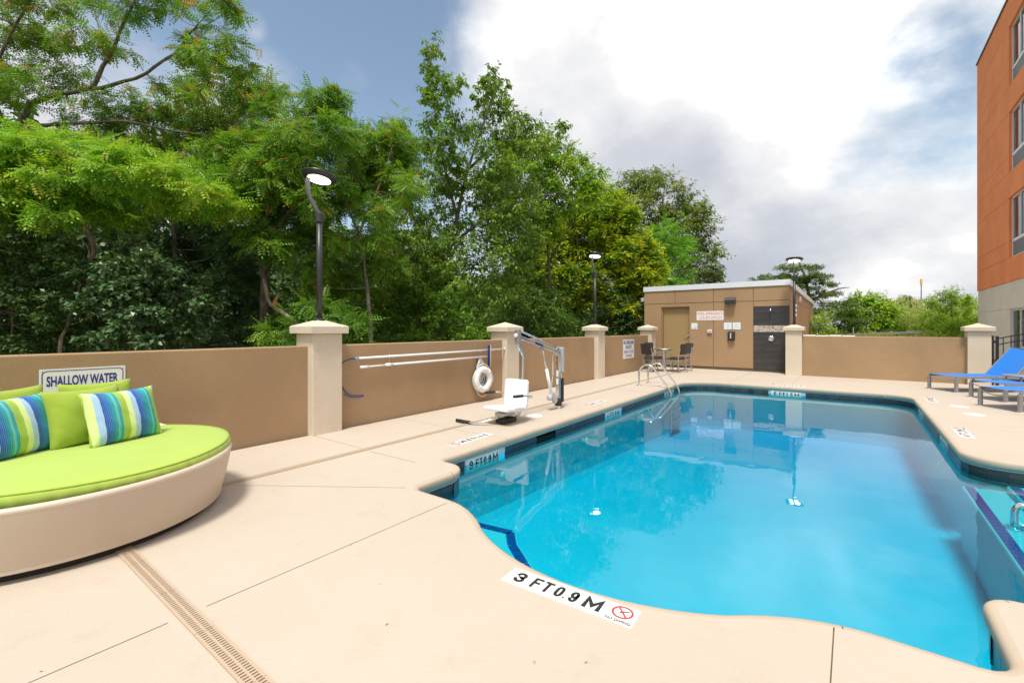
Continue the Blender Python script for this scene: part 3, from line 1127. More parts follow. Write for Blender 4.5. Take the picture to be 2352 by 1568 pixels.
def depth_marker(c, xdir, words, label, wall=False, ts=0.147):
    x = Vector((xdir[0], xdir[1], 0)).normalized()
    up = Vector((0, 0, 1)) if wall else Vector((-x.y, x.x, 0))
    root = empty('depth_marker', c)
    fr = Frame(c, x, up)
    cells = list(words) + ([] if wall else ['dive'])
    n = len(cells)
    for i, wd in enumerate(cells):
        cx = (i - (n - 1) / 2) * ts
        tl = obj('tile', plate(MB(), fr, cx, 0, ts - 0.002, ts - (0.0 if not wall else 0.002), -0.006, 0.003), 'white_tile', root)
        if wd == 'dive':
            no_diving(fr, cx, 0, ts, tl)
            continue
        k = {1: 0.44, 2: 0.82, 3: 0.90}[len(wd)]
        if wd == 'M':
            k = 0.66
        numerals(fr, wd, cx + (0.010 if len(wd) == 1 and wd != 'M' else 0), 0, ts * k, ts * 0.66, 'ink_black', tl, 0.0036)
    tag(root, label, 'depth marker', 'depth markings around the pool')
    return root


depth_marker((-1.185, 2.055, 0.0015), (0.9985, 0.05), ('3', 'FT', '0.9', 'M'), 'largest white 3 FT NO DIVING tile strip, flat on the near deck')
depth_marker((-3.80, 4.22, 0.0015), (0.03, -1), ('3', 'FT', '0.9', 'M'), 'upside-down white 3 FT strip lying on deck before the lift chair')
depth_marker((-3.80, 7.66, 0.0015), (0.03, -1), ('4', 'FT', '1.2', 'M'), 'white 4 FT strip on the left deck between lift mast and ladder')
depth_marker((-3.72, 11.0, 0.0015), (0.03, -1), ('5', 'FT', '1.5', 'M'), 'white tile strip on the deck between the ladder rails')
depth_marker((-1.27, 12.78, 0.0015), (-1, 0), ('5', 'FT', '1.5', 'M'), 'white tile strip on the far deck in front of the back wall')
depth_marker((1.20, 11.85, 0.0015), (0, 1), ('5', 'FT', '1.5', 'M'), 'white tile strip on the right deck nearest the far pool corner')
depth_marker((1.16, 8.40, 0.0015), (0, 1), ('4', 'FT', '1.2', 'M'), 'white 4 FT strip on right deck beside the stair bay corner')
for c, d, wds, wh in WALL_MARKS:
    depth_marker((c[0], c[1], -0.186), d, wds, 'half submerged white %s FT tiles, %s' % (wds[0], wh), True, 0.150)

# ---------- trench drains
def grate_section(L=0.5):
    fm = MB()
    for y0, y1 in ((-0.042, -0.029), (-0.005, 0.005), (0.029, 0.042)):
        fm.box(0.001, L - 0.001, y0, y1, 0.0, 0.005)
    n = 26
    for i in range(n + 1):
        x = L * i / n
        for y0, y1 in ((-0.029, -0.005), (0.005, 0.029)):
            fm.box(max(0.001, x - 0.0055), min(L - 0.001, x + 0.0055), y0, y1, 0.0, 0.005)
    return fm


gm = grate_section().mesh('grate')
gm.materials.append(MATS['drain_grate'])
plain('drain_joint', (0.30, 0.19, 0.12), 0.8, var=0.1)


def drain(start, direction, n, label):
    root = empty('trench_drain', (start[0], start[1], 0.0))
    d = Vector(direction)
    e = Vector((-d.y, d.x))
    s_ = Vector(start)
    q = [s_ - e * .036, s_ + d * n * .5 - e * .036, s_ + d * n * .5 + e * .036, s_ + e * .036]
    obj('channel_shade', MB().prism([(a.x, a.y) for a in q], lambda a: (a[0], a[1], 0.0006), lambda a: (a[0], a[1], 0.0022)), 'drain_dark', root)  # flat dark strip on the deck, painting the shade inside the drain
    for i in range(n):
        o = bpy.data.objects.new('grate', gm)
        a = s_ + d * (0.5 * i)
        o.matrix_basis = Matrix.Translation((a.x, a.y, 0.0024)) @ Matrix.Rotation(math.atan2(d.y, d.x), 4, 'Z')
        COL.objects.link(o)
        o.parent = root
        o.matrix_parent_inverse = root.matrix_basis.inverted()
    tag(root, label, 'drain')


drain((-4.36, 0.82), (1, 0), 12, 'peach slotted drain strip across the near deck, emerging from under the daybed')
drain((-4.44, 0.90), (0, 1), 28, 'peach slotted drain line running along the left deck past the lift chair')

# skimmer lids on the deck
for (x, y), lb in (((-4.02, 5.95), 'white round skimmer lid on the deck behind the lift chair'), ((1.50, 11.15), 'white round lid on right deck, the one nearer the far corner'), ((1.55, 10.25), 'white round lid on right deck, the one nearer the camera')):
    r = empty('skimmer_lid', (x, y, 0))
    obj('lid', MB().lathe([(0.135, 0.0), (0.135, 0.004), (0.125, 0.007)], 40, (x, y, 0.001)), 'plastic_white', r, smooth=False)
    for dx in (-.06, .06):
        obj('finger_hole', MB().lathe([(0.012, 0), (0.012, 0.001)], 12, (x + dx, y, 0.0079)), 'rubber_black', r)
    tag(r, lb, 'lid', 'skimmer lids on the deck')

# ------------------------------------------------------------------ perimeter walls and pillars
PILLAR_Y = [-0.73, 3.34, 7.42, 11.50, 15.57]


def wall_piece(x0, x1, y0, y1, label):
    o = obj('boundary_wall', MB().box(x0, x1, y0, y1, -0.3, 1.15), 'tan_stucco', bevel=0.012)
    tag(o, label, 'wall', 'tan boundary walls')
    return o


wl = ['tan stucco wall panel behind the daybed, carrying the shallow water sign', 'tan wall panel carrying the pool poles and life ring', 'tan wall panel behind the lift mast', 'tan wall panel carrying the NO LIFEGUARD sign']
for i in range(4):
    wall_piece(-5.85, -5.65, (PILLAR_Y[i] if i else -8.0) + (0.2 if i else 0), PILLAR_Y[i + 1] - 0.2, wl[i])
wall_piece(-1.19, 2.26, 15.72, 15.92, 'tan back wall panel between the two right pillars, loungers before it')

mb = MB().box(-0.205, 0.205, -0.21, 0.21, -0.3, 1.31)
shaft_me = mb.mesh('shaft')
pil = empty('pillar')
obj('shaft', shaft_me, 'cream_stucco', pil, bevel=0.008)
mb = MB()
cv = 0.27
mb.add([(-cv, -cv, 1.31), (cv, -cv, 1.31), (cv, cv, 1.31), (-cv, cv, 1.31), (-cv, -cv, 1.405), (cv, -cv, 1.405), (cv, cv, 1.405), (-cv, cv, 1.405), (0, 0, 1.505)],
       [(0, 3, 2, 1), (0, 1, 5, 4), (1, 2, 6, 5), (2, 3, 7, 6), (3, 0, 4, 7), (4, 5, 8), (5, 6, 8), (6, 7, 8), (7, 4, 8)])
obj('cap', mb, 'cream_stucco', pil, bevel=0.006)
spots = [((-5.735, 3.34), 'largest cream pillar with peaked cap, nearest lamp on top'), ((-5.735, 7.42), 'cream pillar behind the pool lift, no lamp on it'), ((-5.735, 11.50), 'cream pillar with lamp, right of the lift, before the lifeguard sign'),
         ((-5.735, 15.57), 'short cream pillar at pool house left corner behind dining chairs'), ((-1.39, 15.81), 'cream pillar with lamp in front of the shower wall'), ((2.455, 15.81), 'cream pillar beside the black gate at right end of back wall'),
         ]
for i, (q, lb) in enumerate(spots):
    o = pil if i == 0 else copy_tree(pil)
    place(o, (q[0], q[1], 0))
    tag(o, lb, 'pillar', 'cream wall pillars')

# lamps
lamp = empty('lamp_post')
obj('base_flange', MB().lathe([(0.075, 1.487), (0.075, 1.50), (0.05, 1.515)], 20), 'lamp_black', lamp, smooth=False)
obj('pole', MB().lathe([(0.037, 1.49), (0.037, 2.86)], 20), 'lamp_black', lamp, smooth=True)
obj('collar', MB().lathe([(0.048, 2.80), (0.050, 2.81), (0.050, 2.905), (0.044, 2.935), (0.030, 2.945)], 24), 'lamp_black', lamp, smooth=False)
arm_pts = catmull([(0, -0.005, 2.91), (0, -0.06, 2.985), (0, -0.125, 3.09), (0, -0.158, 3.20), (0, -0.165, 3.30), (0, -0.155, 3.36)], 5)
mb = MB()
rows_v = []
for i, q in enumerate(arm_pts):
    d = (arm_pts[min(i + 1, len(arm_pts) - 1)] - arm_pts[max(i - 1, 0)]).normalized()
    nn = Vector((1, 0, 0))
    bb = d.cross(nn)
    rows_v.append([q + nn * .019 + bb * .024, q - nn * .019 + bb * .024, q - nn * .019 - bb * .024, q + nn * .019 - bb * .024])
vs = [v for r in rows_v for v in r]
fs = []
for i in range(len(rows_v) - 1):
    for j in range(4):
        fs.append((i * 4 + j, i * 4 + (j + 1) % 4, (i + 1) * 4 + (j + 1) % 4, (i + 1) * 4 + j))
fs += [(3, 2, 1, 0), tuple(4 * (len(rows_v) - 1) + j for j in range(4))]
obj('arm', mb.add(vs, fs), 'lamp_grey', lamp, bevel=0.004)
MH = Matrix.Rotation(math.radians(-9), 3, 'X')
HC = (0, 0.0, 3.40)
hd = obj('head', MB().lathe([(0.15, -0.028), (0.19, -0.022), (0.222, 0.004), (0.230, 0.022), (0.226, 0.032), (0.20, 0.042), (0.08, 0.052), (0.02, 0.054)], 48, HC, MH), 'lamp_black', lamp, smooth=False)
soft(hd, 35)
obj('lens', MB().lathe([(0.145, -0.034), (0.147, -0.029)], 40, HC, MH), 'lamp_glow', lamp)
lamps = [((-5.735, 3.34), 'largest lit lamp post with black disc head on the nearest pillar'), ((-5.735, 11.50), 'lit black lamp post standing in front of the yellow-green tree'), ((-1.39, 15.81), 'lit black lamp post at the shower corner of the pool house')]
for i, (q, lb) in enumerate(lamps):
    o = lamp if i == 0 else copy_tree(lamp)
    place(o, (q[0], q[1], 0))
    tag(o, lb, 'lamp post', 'lamp posts on pillars')

# ------------------------------------------------------------------ pool house
HY = 16.30
house = empty('pool_house', (-3.8, HY, 0))
fx0, fx1, ydeep = -6.13, -1.56, 27.0


def rooftop(y):
    return 2.72 - (y - HY) * 0.017


# facade panels set between reveal joints, wall core behind
core = MB()
core.add([(fx0 + .01, HY + .03, 0.1), (fx1 - .01, HY + .03, 0.1), (fx1 - .01, ydeep, 0.1), (fx0 + .01, ydeep, 0.1), (fx0 + .01, HY + .03, rooftop(HY)), (fx1 - .01, HY + .03, rooftop(HY)), (fx1 - .01, ydeep, rooftop(ydeep)), (fx0 + .01, ydeep, rooftop(ydeep))],
         [(0, 3, 2, 1), (4, 5, 6, 7), (1, 2, 6, 5), (2, 3, 7, 6), (3, 0, 4, 7)])
# front of the core with the doorway left open
DX0, DX1, DZ = -5.51, -4.53, 2.135
for x0, x1, z0, z1 in ((fx0 + .01, DX0, 0.1, 2.70), (DX1, fx1 - .01, 0.1, 2.70), (DX0, DX1, DZ, 2.70)):
    core.add([(x0, HY + .03, z0), (x1, HY + .03, z0), (x1, HY + .03, z1), (x0, HY + .03, z1)], [(0, 1, 2, 3)])
obj('wall_core', core, 'frame_tan', house)
g_ = 0.008
panels = [(fx0, -5.02, 2.25, 2.715), (-5.02, -3.75, 2.25, 2.715), (-3.75, -2.55, 2.25, 2.715), (-2.55, fx1, 2.25, 2.715),
          (-3.75, -2.55, 0.09, 2.25), (-2.55, fx1, 2.065, 2.25)]
for x0, x1, z0, z1 in panels:
    xr = x1 if x1 == fx1 else x1 - g_
    xl = x0 if x0 == fx0 else x0 + g_
    obj('facade_panel', MB().box(xl, xr, HY, HY + .05, z0 + (g_ if z0 > 1 else 0), z1 - (g_ if z1 < 2.7 else 0)), 'house_stucco', house, bevel=0.004)
mb = MB()
lp = [(fx0, 0.09), (DX0, 0.09), (DX0, DZ), (DX1, DZ), (DX1, 0.09), (-3.75 - g_, 0.09), (-3.75 - g_, 2.25 - g_), (fx0, 2.25 - g_)]
tri = tessellate_polygon([[Vector((a, b, 0)) for a, b in lp]])
n = len(lp)
mb.add([(a, HY, b) for a, b in lp] + [(a, HY + .05, b) for a, b in lp], list(tri) + [tuple(i + n for i in t_[::-1]) for t_ in tri] + [(i, (i + 1) % n, n + (i + 1) % n, n + i) for i in range(n)])
obj('facade_panel', mb, 'house_stucco', house)
for y0, y1 in ((HY + .052, 19.9), (19.92, 23.5), (23.52, ydeep)):
    for lowz in (0, 1):
        z0a = 0.09 if lowz == 0 else 2.25 + g_
        mb = MB()
        t0, t1 = (2.25 - g_, 2.25 - g_) if lowz == 0 else (rooftop(y0), rooftop(y1))
        mb.add([(fx1 - .05, y0, z0a), (fx1, y0, z0a), (fx1, y1, z0a), (fx1 - .05, y1, z0a), (fx1 - .05, y0, t0), (fx1, y0, t0), (fx1, y1, t1), (fx1 - .05, y1, t1)],
               [(0, 3, 2, 1), (4, 5, 6, 7), (0, 1, 5, 4), (1, 2, 6, 5), (2, 3, 7, 6), (3, 0, 4, 7)])
        obj('side_panel', mb, 'house_stucco', house)
obj('plinth', MB().box(fx0 + .03, fx1 - .03, HY + .02, ydeep - .05, -0.28, 0.1), 'plinth', house)
# roof edge
mb = MB()
ov = 0.03
for (xa, ya, xb, yb) in ((fx0 - ov, HY - ov, fx1 + ov, HY - ov), (fx1 + ov, HY - ov, fx1 + ov, ydeep), (fx0 - ov, ydeep, fx0 - ov, HY - ov)):
    za, zb = rooftop(ya), rooftop(yb)
    mb.add([(xa, ya, za - .01), (xb, yb, zb - .01), (xb, yb, zb + .165), (xa, ya, za + .165)], [(0, 1, 2, 3)])
mb.add([(fx0 - ov, HY - ov, rooftop(HY) + .165), (fx1 + ov, HY - ov, rooftop(HY) + .165), (fx1 + ov, ydeep, rooftop(ydeep) + .165), (fx0 - ov, ydeep, rooftop(ydeep) + .165)], [(0, 1, 2, 3)])
mb.add([(fx0 - ov, HY - ov, rooftop(HY) - .01), (fx1 + ov, HY - ov, rooftop(HY) - .01), (fx1 + ov, ydeep, rooftop(ydeep) - .01), (fx0 - ov, ydeep, rooftop(ydeep) - .01)], [(3, 2, 1, 0)])
rf = obj('roof', mb, 'fascia_white', house)
tag(house, 'low tan pool house with white roof edge, door and shower wall', 'building')
# door
dr = obj('door', MB().box(-5.455, DX1 - .02, HY + .11, HY + .155, 0.12, 2.085), 'door_tan', house, bevel=0.003)
obj('door_frame', MB().box(DX0, DX0 + .05, HY + .05, HY + .2, 0.1, DZ).box(DX1 - .018, DX1 - .0005, HY + .05, HY + .2, 0.1, DZ).box(DX0 + .05, DX1 - .018, HY + .05, HY + .2, 2.088, DZ - .001), 'frame_tan', house)
mb = MB().lathe([(0.033, 0), (0.033, 0.012), (0.012, 0.016), (0.012, 0.05)], 20, (-4.61, HY + .11, 1.10), Matrix.Rotation(PI / 2, 3, 'X'))
mb.tube([(-4.61, HY + .065, 1.10), (-4.66, HY + .062, 1.10), (-4.73, HY + .065, 1.098)], [.010, .009, .007], 8)
obj('handle', mb, 'chrome', dr, smooth=True)
obj('threshold', MB().box(DX0, DX1, HY - .02, HY + .2, 0.085, 0.115), 'aluminium', house)
# shower wall: planks in running bond and a mosaic band
sw = obj('shower_wall', MB().box(-2.545, fx1 + .001, HY + .004, HY + .03, 0.085, 2.06), 'shower_grout', house)
zs = [0.09, 0.265, 0.465, 0.665, 0.865, 1.065, 1.262]
zs2 = [1.468, 1.66, 1.86, 2.058]
br = [[0.35], [0.60], [], [0.32], [0.58], [0.0], [0.05, 0.83], [0.32], [0.60]]
rowsz = list(zip(zs, zs[1:])) + list(zip(zs2, zs2[1:]))
X0, X1 = -2.543, fx1 + .003
for (z0, z1), b in zip(rowsz, br):
    e = [X0] + [X0 + q for q in b if q > 0.01] + [X1]
    for a, c2 in zip(e, e[1:]):
        cxm = (a + c2) / 2
        me = MB().box(a - cxm + .0025, c2 - cxm - .0025, -.012, 0.0, (z0 - z1) / 2 + .0025, (z1 - z0) / 2 - .0025).mesh('plank')
        o = obj('plank', me, 'shower_plank', sw)
        o.location = (cxm, HY + .004, (z0 + z1) / 2)
        o.parent = sw
        o.matrix_parent_inverse = Matrix.Identity(4)
obj('mosaic_band', MB().box(X0, X1, HY - .006, HY + .004, 1.264, 1.466), 'mosaic', sw)

# things fixed to the pool house
HF = Frame((0, HY, 0), (1, 0, 0), (0, 0, 1))
r = empty('emergency_sign', (-3.86, HY, 1.65))
obj('panel', plate(MB(), HF, -3.86, 1.805, 0.86, 0.305, 0.001, 0.006, 0.008), 'sign_white', r)
text(HF, 'POOL EMERGENCY', -3.86, 1.875, 0.80, 0.095, 'ink_red', r, z=0.0075)
text(HF, 'CUT-OFF SWITCH', -3.86, 1.735, 0.71, 0.095, 'ink_red', r, z=0.0075)
tag(r, 'white sign with red POOL EMERGENCY CUT-OFF SWITCH lettering on pool house', 'sign')
r = empty('room_sign', (-4.365, HY, 1.34))
obj('panel', plate(MB(), HF, -4.365, 1.45, 0.205, 0.215, 0.001, 0.008, 0.004), 'plaque_white', r)
text(HF, 'POOL', -4.325, 1.402, 0.075, 0.028, 'ink_sky', r, z=0.0092, bold=.01)
text(HF, 'EQUIPMENT', -4.362, 1.366, 0.155, 0.026, 'ink_sky', r, z=0.0092, bold=.01)
tag(r, 'small square white POOL EQUIPMENT sign beside the door', 'sign')
for cx, lb, lns in ((-3.305, 'pale notice plaque under the wall light, the left of two', [(0, .06, .05), (0, .03, .15), (0, -.025, .09), (0, -.05, .07)]), (-3.04, 'pale notice plaque nearest the shower wall, the right of two', [(0, .06, .10), (0, .03, .15), (0, -.025, .11), (0, -.05, .16)])):
    r = empty('notice_plaque', (cx, HY, 1.34))
    obj('panel', plate(MB(), HF, cx, 1.455, 0.235, 0.225, 0.001, 0.008, 0.006), 'plaque_white', r)
    for a, b, wd in lns:
        obj('print_line', plate(MB(), HF, cx + a, 1.455 + b, wd, 0.011, 0.0082, 0.0088), 'ink_pale', r)
    tag(r, lb, 'sign', 'notice plaques')
# emergency switch
r = empty('switch_box', (-3.87, HY, 1.22))
bx = obj('box', MB().box(-3.95, -3.79, HY - .05, HY - .001, 1.22, 1.34), 'plastic_grey', r, bevel=0.004)
obj('cover', MB().box(-3.872, -3.792, HY - .062, HY - .051, 1.225, 1.338), 'plastic_white', r, bevel=0.002)
obj('red_button', MB().lathe([(0.022, 0), (0.022, 0.012), (0.012, 0.018)], 16, (-3.832, HY - .062, 1.275), Matrix.Rotation(PI / 2, 3, 'X')), 'ink_red', r, smooth=True)
obj('key_switch', MB().lathe([(0.02, 0), (0.02, 0.008)], 16, (-3.912, HY - .050, 1.285), Matrix.Rotation(PI / 2, 3, 'X')), 'plastic_white', r, smooth=True)
tag(r, 'small grey and white emergency switch box with red button on pool house', 'switch')
# phone box
r = empty('phone_box', (-3.185, HY, 0.97))
obj('case', MB().box(-3.285, -3.085, HY - .085, HY - .001, 0.975, 1.275), 'black_metal', r, bevel=0.012)
mb = MB()
mb.add([(-3.272, HY - .086, 0.99), (-3.098, HY - .086, 0.99), (-3.098, HY - .086, 1.26), (-3.272, HY - .086, 1.26), (-3.252, HY - .118, 1.015), (-3.118, HY - .118, 1.015), (-3.118, HY - .118, 1.232), (-3.252, HY - .118, 1.232)],
       [(0, 1, 5, 4), (1, 2, 6, 5), (2, 3, 7, 6), (3, 0, 4, 7), (4, 5, 6, 7)])
obj('lid', mb, 'lamp_black', r)
mb = MB()
random.seed(3)
yy = 1.215
while yy > 1.045:
    h = random.choice((.006, .009, .012))
    for a in (-.0, ):
        mb.box(-3.212 + random.uniform(0, .006), -3.178 - random.uniform(0, .008), HY - .1195, HY - .1185, yy - h, yy)
    yy -= h + random.choice((.003, .005))
mb.box(-3.214, -3.204, HY - .1198, HY - .1183, 1.045, 1.222)
obj('white_print', mb, 'sign_white', r)
for z in (1.03, 1.225):
    obj('hinge', MB().box(-3.312, -3.284, HY - .05, HY - .02, z - .015, z + .015), 'black_metal', r)
obj('rod', MB().lathe([(0.008, 1.03), (0.008, 1.225)], 8, (-3.303, HY - .035, 0)), 'aluminium', r)
obj('cord', MB().tube([(-3.09, HY - .03, .975), (-3.085, HY - .035, .95), (-3.09, HY - .03, .92), (-3.07, HY - .03, .885)], .003, 6), 'rope_white', r)
tag(r, 'black emergency phone box with white print on the pool house', 'phone box')
# wall light
r = empty('wall_light', (-3.215, HY, 2.16))
mb = MB()
pr = [(0.0, 2.37), (-.05, 2.385), (-.16, 2.36), (-.20, 2.30), (-.20, 2.20), (-.15, 2.165), (0.0, 2.165)]
mb.prism(pr, lambda q: (-3.37, HY - .001 + q[0], q[1]), lambda q: (-3.06, HY - .001 + q[0], q[1]))
obj('housing', mb, 'lamp_black', r, bevel=0.01)
obj('diffuser', MB().box(-3.34, -3.09, HY - .14, HY - .03, 2.158, 2.1645), 'plastic_grey', r)
tag(r, 'black wedge-shaped wall light high on the pool house facade', 'wall light')
# shower fittings
r = empty('wall_shower', (-2.06, HY, 1.92))
mb = MB().lathe([(0.028, 0), (0.028, 0.012), (0.012, 0.02), (0.012, 0.05)], 18, (-2.06, HY - .012, 1.985), Matrix.Rotation(PI / 2, 3, 'X'))
obj('arm', mb, 'chrome', r, smooth=True)
mb = MB().lathe([(0.014, 0.0), (0.022, -0.012), (0.018, -0.03), (0.014, -0.04), (0.034, -0.062), (0.034, -0.078)], 20, (-2.06, HY - .07, 1.99), Matrix.Rotation(math.radians(-20), 3, 'X'))
obj('nozzle', mb, 'chrome', r, smooth=True)
tag(r, 'small chrome shower head on dark tiled wall', 'shower head')
r = empty('shower_valve', (-2.05, HY, 1.0))
obj('escutcheon', MB().lathe([(0.085, 0), (0.085, 0.006), (0.06, 0.014), (0.058, 0.01), (0.04, 0.012)], 36, (-2.05, HY - .012, 1.06), Matrix.Rotation(PI / 2, 3, 'X')), 'chrome', r, smooth=True)
obj('push_button', MB().lathe([(0.036, 0), (0.036, 0.03), (0.026, 0.042)], 28, (-2.05, HY - .024, 1.06), Matrix.Rotation(PI / 2, 3, 'X')), 'chrome', r, smooth=True)
tag(r, 'round chrome shower valve plate on dark tiled wall', 'shower valve')
# side fittings
r = empty('wall_vent', (fx1, 18.6, 1.9))
for k in range(3):
    obj('hood', MB().lathe([(0.06, 0), (0.06, 0.03), (0.02, 0.05)], 16, (fx1, 18.0, 2.13 - 0.16 * k), Matrix.Rotation(PI / 2, 3, 'Y')), 'plastic_white', r, smooth=True)
tag(r, 'three small white vent hoods on pool house side wall behind lamp', 'vent')
r = obj('junction_box', MB().box(fx1, fx1 + .06, 19.5, 19.62, 2.33, 2.52), 'plastic_grey', bevel=0.01)
tag(r, 'small grey box on pool house side wall near roof edge', 'junction box')
r = empty('security_camera', (fx0, HY + .2, 2.35))
obj('bracket', MB().box(fx0 - .05, fx0 - .001, HY + .08, HY + .18, 2.42, 2.55), 'plastic_white', r)
obj('housing', MB().box(fx0 - .16, fx0 - .04, HY + .06, HY + .2, 2.36, 2.50), 'plastic_grey', r, bevel=0.01)
tag(r, 'small grey camera box on pool house left corner', 'camera')

# ------------------------------------------------------------------ wall signs, poles, life ring
LF = Frame((-5.65, 0, 0), (0, 1, 0), (0, 0, 1))      # faces +x
r = empty('shallow_sign', (-5.65, 0.99, 0.55))
obj('panel', plate(MB(), LF, 0.99, 0.785, 0.585, 0.47, 0.002, 0.006, 0.004), 'sign_white', r)
mb = MB()
ring_plate(mb, LF, [(a + .99, b + .785) for a, b in rrect(.555, .44, .035)], [(a + .99, b + .785) for a, b in rrect(.541, .426, .029)], 0.0062, 0.0074)
obj('border', mb, 'ink_blue', r)
text(LF, 'SHALLOW WATER', 0.985, 0.912, 0.485, 0.092, 'ink_blue', r, z=0.0072, bold=.028)
text(LF, 'NO DIVING', 0.985, 0.755, 0.42, 0.12, 'ink_blue', r, z=0.0072, bold=.028)
for a in (-.275, .275):
    for b in (-.218, .218):
        obj('screw', MB().lathe([(0.006, 0), (0.004, .003)], 10, LF.p(.99 + a, .785 + b, .006), Matrix.Rotation(PI / 2, 3, 'Y')), 'aluminium', r)
tag(r, 'white sign with blue SHALLOW WATER lettering on wall behind cushions', 'sign')
r = empty('lifeguard_sign', (-5.65, 13.66, 0.44))
obj('panel', plate(MB(), LF, 13.66, 0.73, 0.87, 0.59, 0.002, 0.006, 0.004), 'sign_white', r)
text(LF, 'NO LIFEGUARD', 13.66, 0.935, 0.80, 0.115, 'ink_blue', r, z=0.0072, bold=.03)
text(LF, 'ON DUTY', 13.66, 0.79, 0.48, 0.115, 'ink_blue', r, z=0.0072, bold=.03)
text(LF, 'SWIM AT YOUR', 13.66, 0.64, 0.74, 0.10, 'ink_blue', r, z=0.0072)
text(LF, 'OWN RISK', 13.66, 0.515, 0.50, 0.09, 'ink_blue', r, z=0.0072)
tag(r, 'white NO LIFEGUARD ON DUTY sign with blue lettering on the left wall', 'sign')

XW = -5.59
for y, lb in ((4.42, 'slim steel pole bracket on the wall near the nearest pillar'), (6.43, 'slim steel pole bracket on the wall above the life ring')):
    r = empty('pole_bracket', (-5.65, y, 0.85))
    obj('strip', MB().box(-5.649, -5.643, y - .011, y + .011, 0.80, 1.04), 'steel', r)
    for z in (0.955, 0.838):
        obj('hook', MB().tube([(-5.645, y, z - .03), (-5.60, y, z - .034), (-5.562, y, z - .025), (-5.555, y, z + .005)], .005, 6), 'steel', r, smooth=True)
    tag(r, lb, 'bracket', 'wall brackets')
r = empty('rescue_pole', (XW, 3.83, 0.955))
obj('shaft', MB().tube([(XW, 3.84, 0.955), (XW, 7.20, 0.965)], .017, 12), 'pole_white', r, smooth=True)
obj('end_cap', MB().tube([(XW, 7.19, 0.965), (XW, 7.215, 0.965)], .022, 12), 'plastic_white', r, smooth=True)
obj('tip', MB().tube([(XW, 3.79, 0.954), (XW, 3.845, 0.955)], .018, 12), 'ink_sky', r, smooth=True)
hk = catmull([(XW, 3.80, .954), (XW - .01, 3.70, .95), (XW - .02, 3.60, .90), (XW - .02, 3.555, .82), (XW, 3.545, .72), (XW, 3.57, .62), (XW - .01, 3.63, .52), (XW, 3.72, .45), (XW + .02, 3.84, .435), (XW + .04, 3.90, .43), (XW + .05, 3.84, .415), (XW + .04, 3.70, .43), (XW + .02, 3.60, .48)], 5)
obj('hook', MB().tube(hk, .008, 8), 'hose_blue', r, smooth=True)
tag(r, 'upper white pole on the wall with blue shepherd hook at left end', 'pole')
r = empty('brush_pole', (XW, 3.87, 0.83))
obj('shaft', MB().tube([(XW, 4.3, 0.832), (XW, 6.66, 0.842)], .018, 12).tube([(XW, 3.9, .826), (XW, 4.4, .832)], .013, 12), 'pole_white', r, smooth=True)
obj('grip', MB().tube([(XW, 3.87, .826), (XW, 4.02, .827)], .021, 12), 'plastic_white', r, smooth=True)
obj('lock', MB().tube([(XW, 4.32, .832), (XW, 4.42, .832)], .026, 12), 'plastic_white', r, smooth=True)
tag(r, 'lower white telescopic pole hanging on the wall', 'pole')
r = empty('pool_brush', (XW, 6.72, 0.65))
bp_ = catmull([(XW + .02, 6.70, 1.06), (XW + .03, 6.685, .95), (XW + .035, 6.68, .85), (XW + .03, 6.685, .75), (XW + .02, 6.70, .655)], 5)
mb = MB()
mb2 = MB()
for a, b in zip(bp_, bp_[1:]):
    mb.beam(a, b, .045, .016)
    mb2.beam(a + Vector((.0, .026, 0)), b + Vector((.0, .026, 0)), .04, .034)
obj('back_plate', mb, 'hose_blue', r)
obj('bristles', mb2, 'brush_tan', r)
tag(r, 'curved blue and tan pool brush hanging upright at pole end', 'brush')

r = empty('life_ring', (-5.575, 6.52, 0.17))
c0 = Vector((-5.575, 6.52, 0.42))
n = 48
obj('ring', MB().tube([c0 + Vector((0.0, .187 * math.cos(2 * PI * i / n), .187 * math.sin(2 * PI * i / n))) for i in range(n)], .062, 18, closed=True), 'plastic_white', r, smooth=True)
for k in range(4):
    a = PI / 4 + PI / 2 * k
    cc = c0 + Vector((0, .187 * math.cos(a), .187 * math.sin(a)))
    rad = Vector((0, math.cos(a), math.sin(a)))
    tn = Vector((0, -math.sin(a), math.cos(a)))
    for s2 in (-.012, .012):
        obj('band', MB().tube([cc + tn * s2 + (rad * math.cos(b) + Vector((1, 0, 0)) * math.sin(b)) * .0645 for b in [2 * PI * i / 18 for i in range(18)]], .005, 5, closed=True), 'rope_white', r, smooth=True)
gp = []
for k in range(4):
    for u in np.linspace(0, 1, 7)[:-1]:
        a = PI / 4 + PI / 2 * (k + u)
        rr = .262 + .035 * math.sin(PI * u) * (1.2 if k == 2 else .8)
        gp.append(c0 + Vector((.01, rr * math.cos(a), rr * math.sin(a) - (.02 if k == 2 else 0) * math.sin(PI * u))))
obj('grab_line', MB().tube(gp, .007, 6, closed=True), 'rope_white', r, smooth=True)
tag(r, 'white ring lifebuoy hanging on the wall under the poles', 'life ring')
r = empty('throw_rope', (-5.60, 6.47, 0.3))
random.seed(5)
for k in range(13):
    y = 6.44 + random.uniform(-.03, .07)
    w1 = random.uniform(-.13, .16)
    zb = random.uniform(.30, .62)
    pp = catmull([(-5.60, 6.46, .845), (-5.60 + .03 * random.random(), 6.46 + w1 * .5, .74), (-5.58, 6.47 + w1, .64), (-5.585, 6.50 + w1 * .35, zb), (-5.60, 6.49, zb - .02), (-5.60, 6.46 + w1 * .2, .62), (-5.60, 6.46, .84)], 5)
    obj('coil', MB().tube(pp, .0055, 5), 'rope_white', r, smooth=True)
obj('float', MB().lathe([(0.004, -.03), (0.02, -.022), (0.03, 0), (0.02, .022), (0.004, .03)], 14, (-5.57, 6.49, .325)), 'ink_sky', r, smooth=True)
tag(r, 'bundle of white rope with blue float hung above the life ring', 'rope')

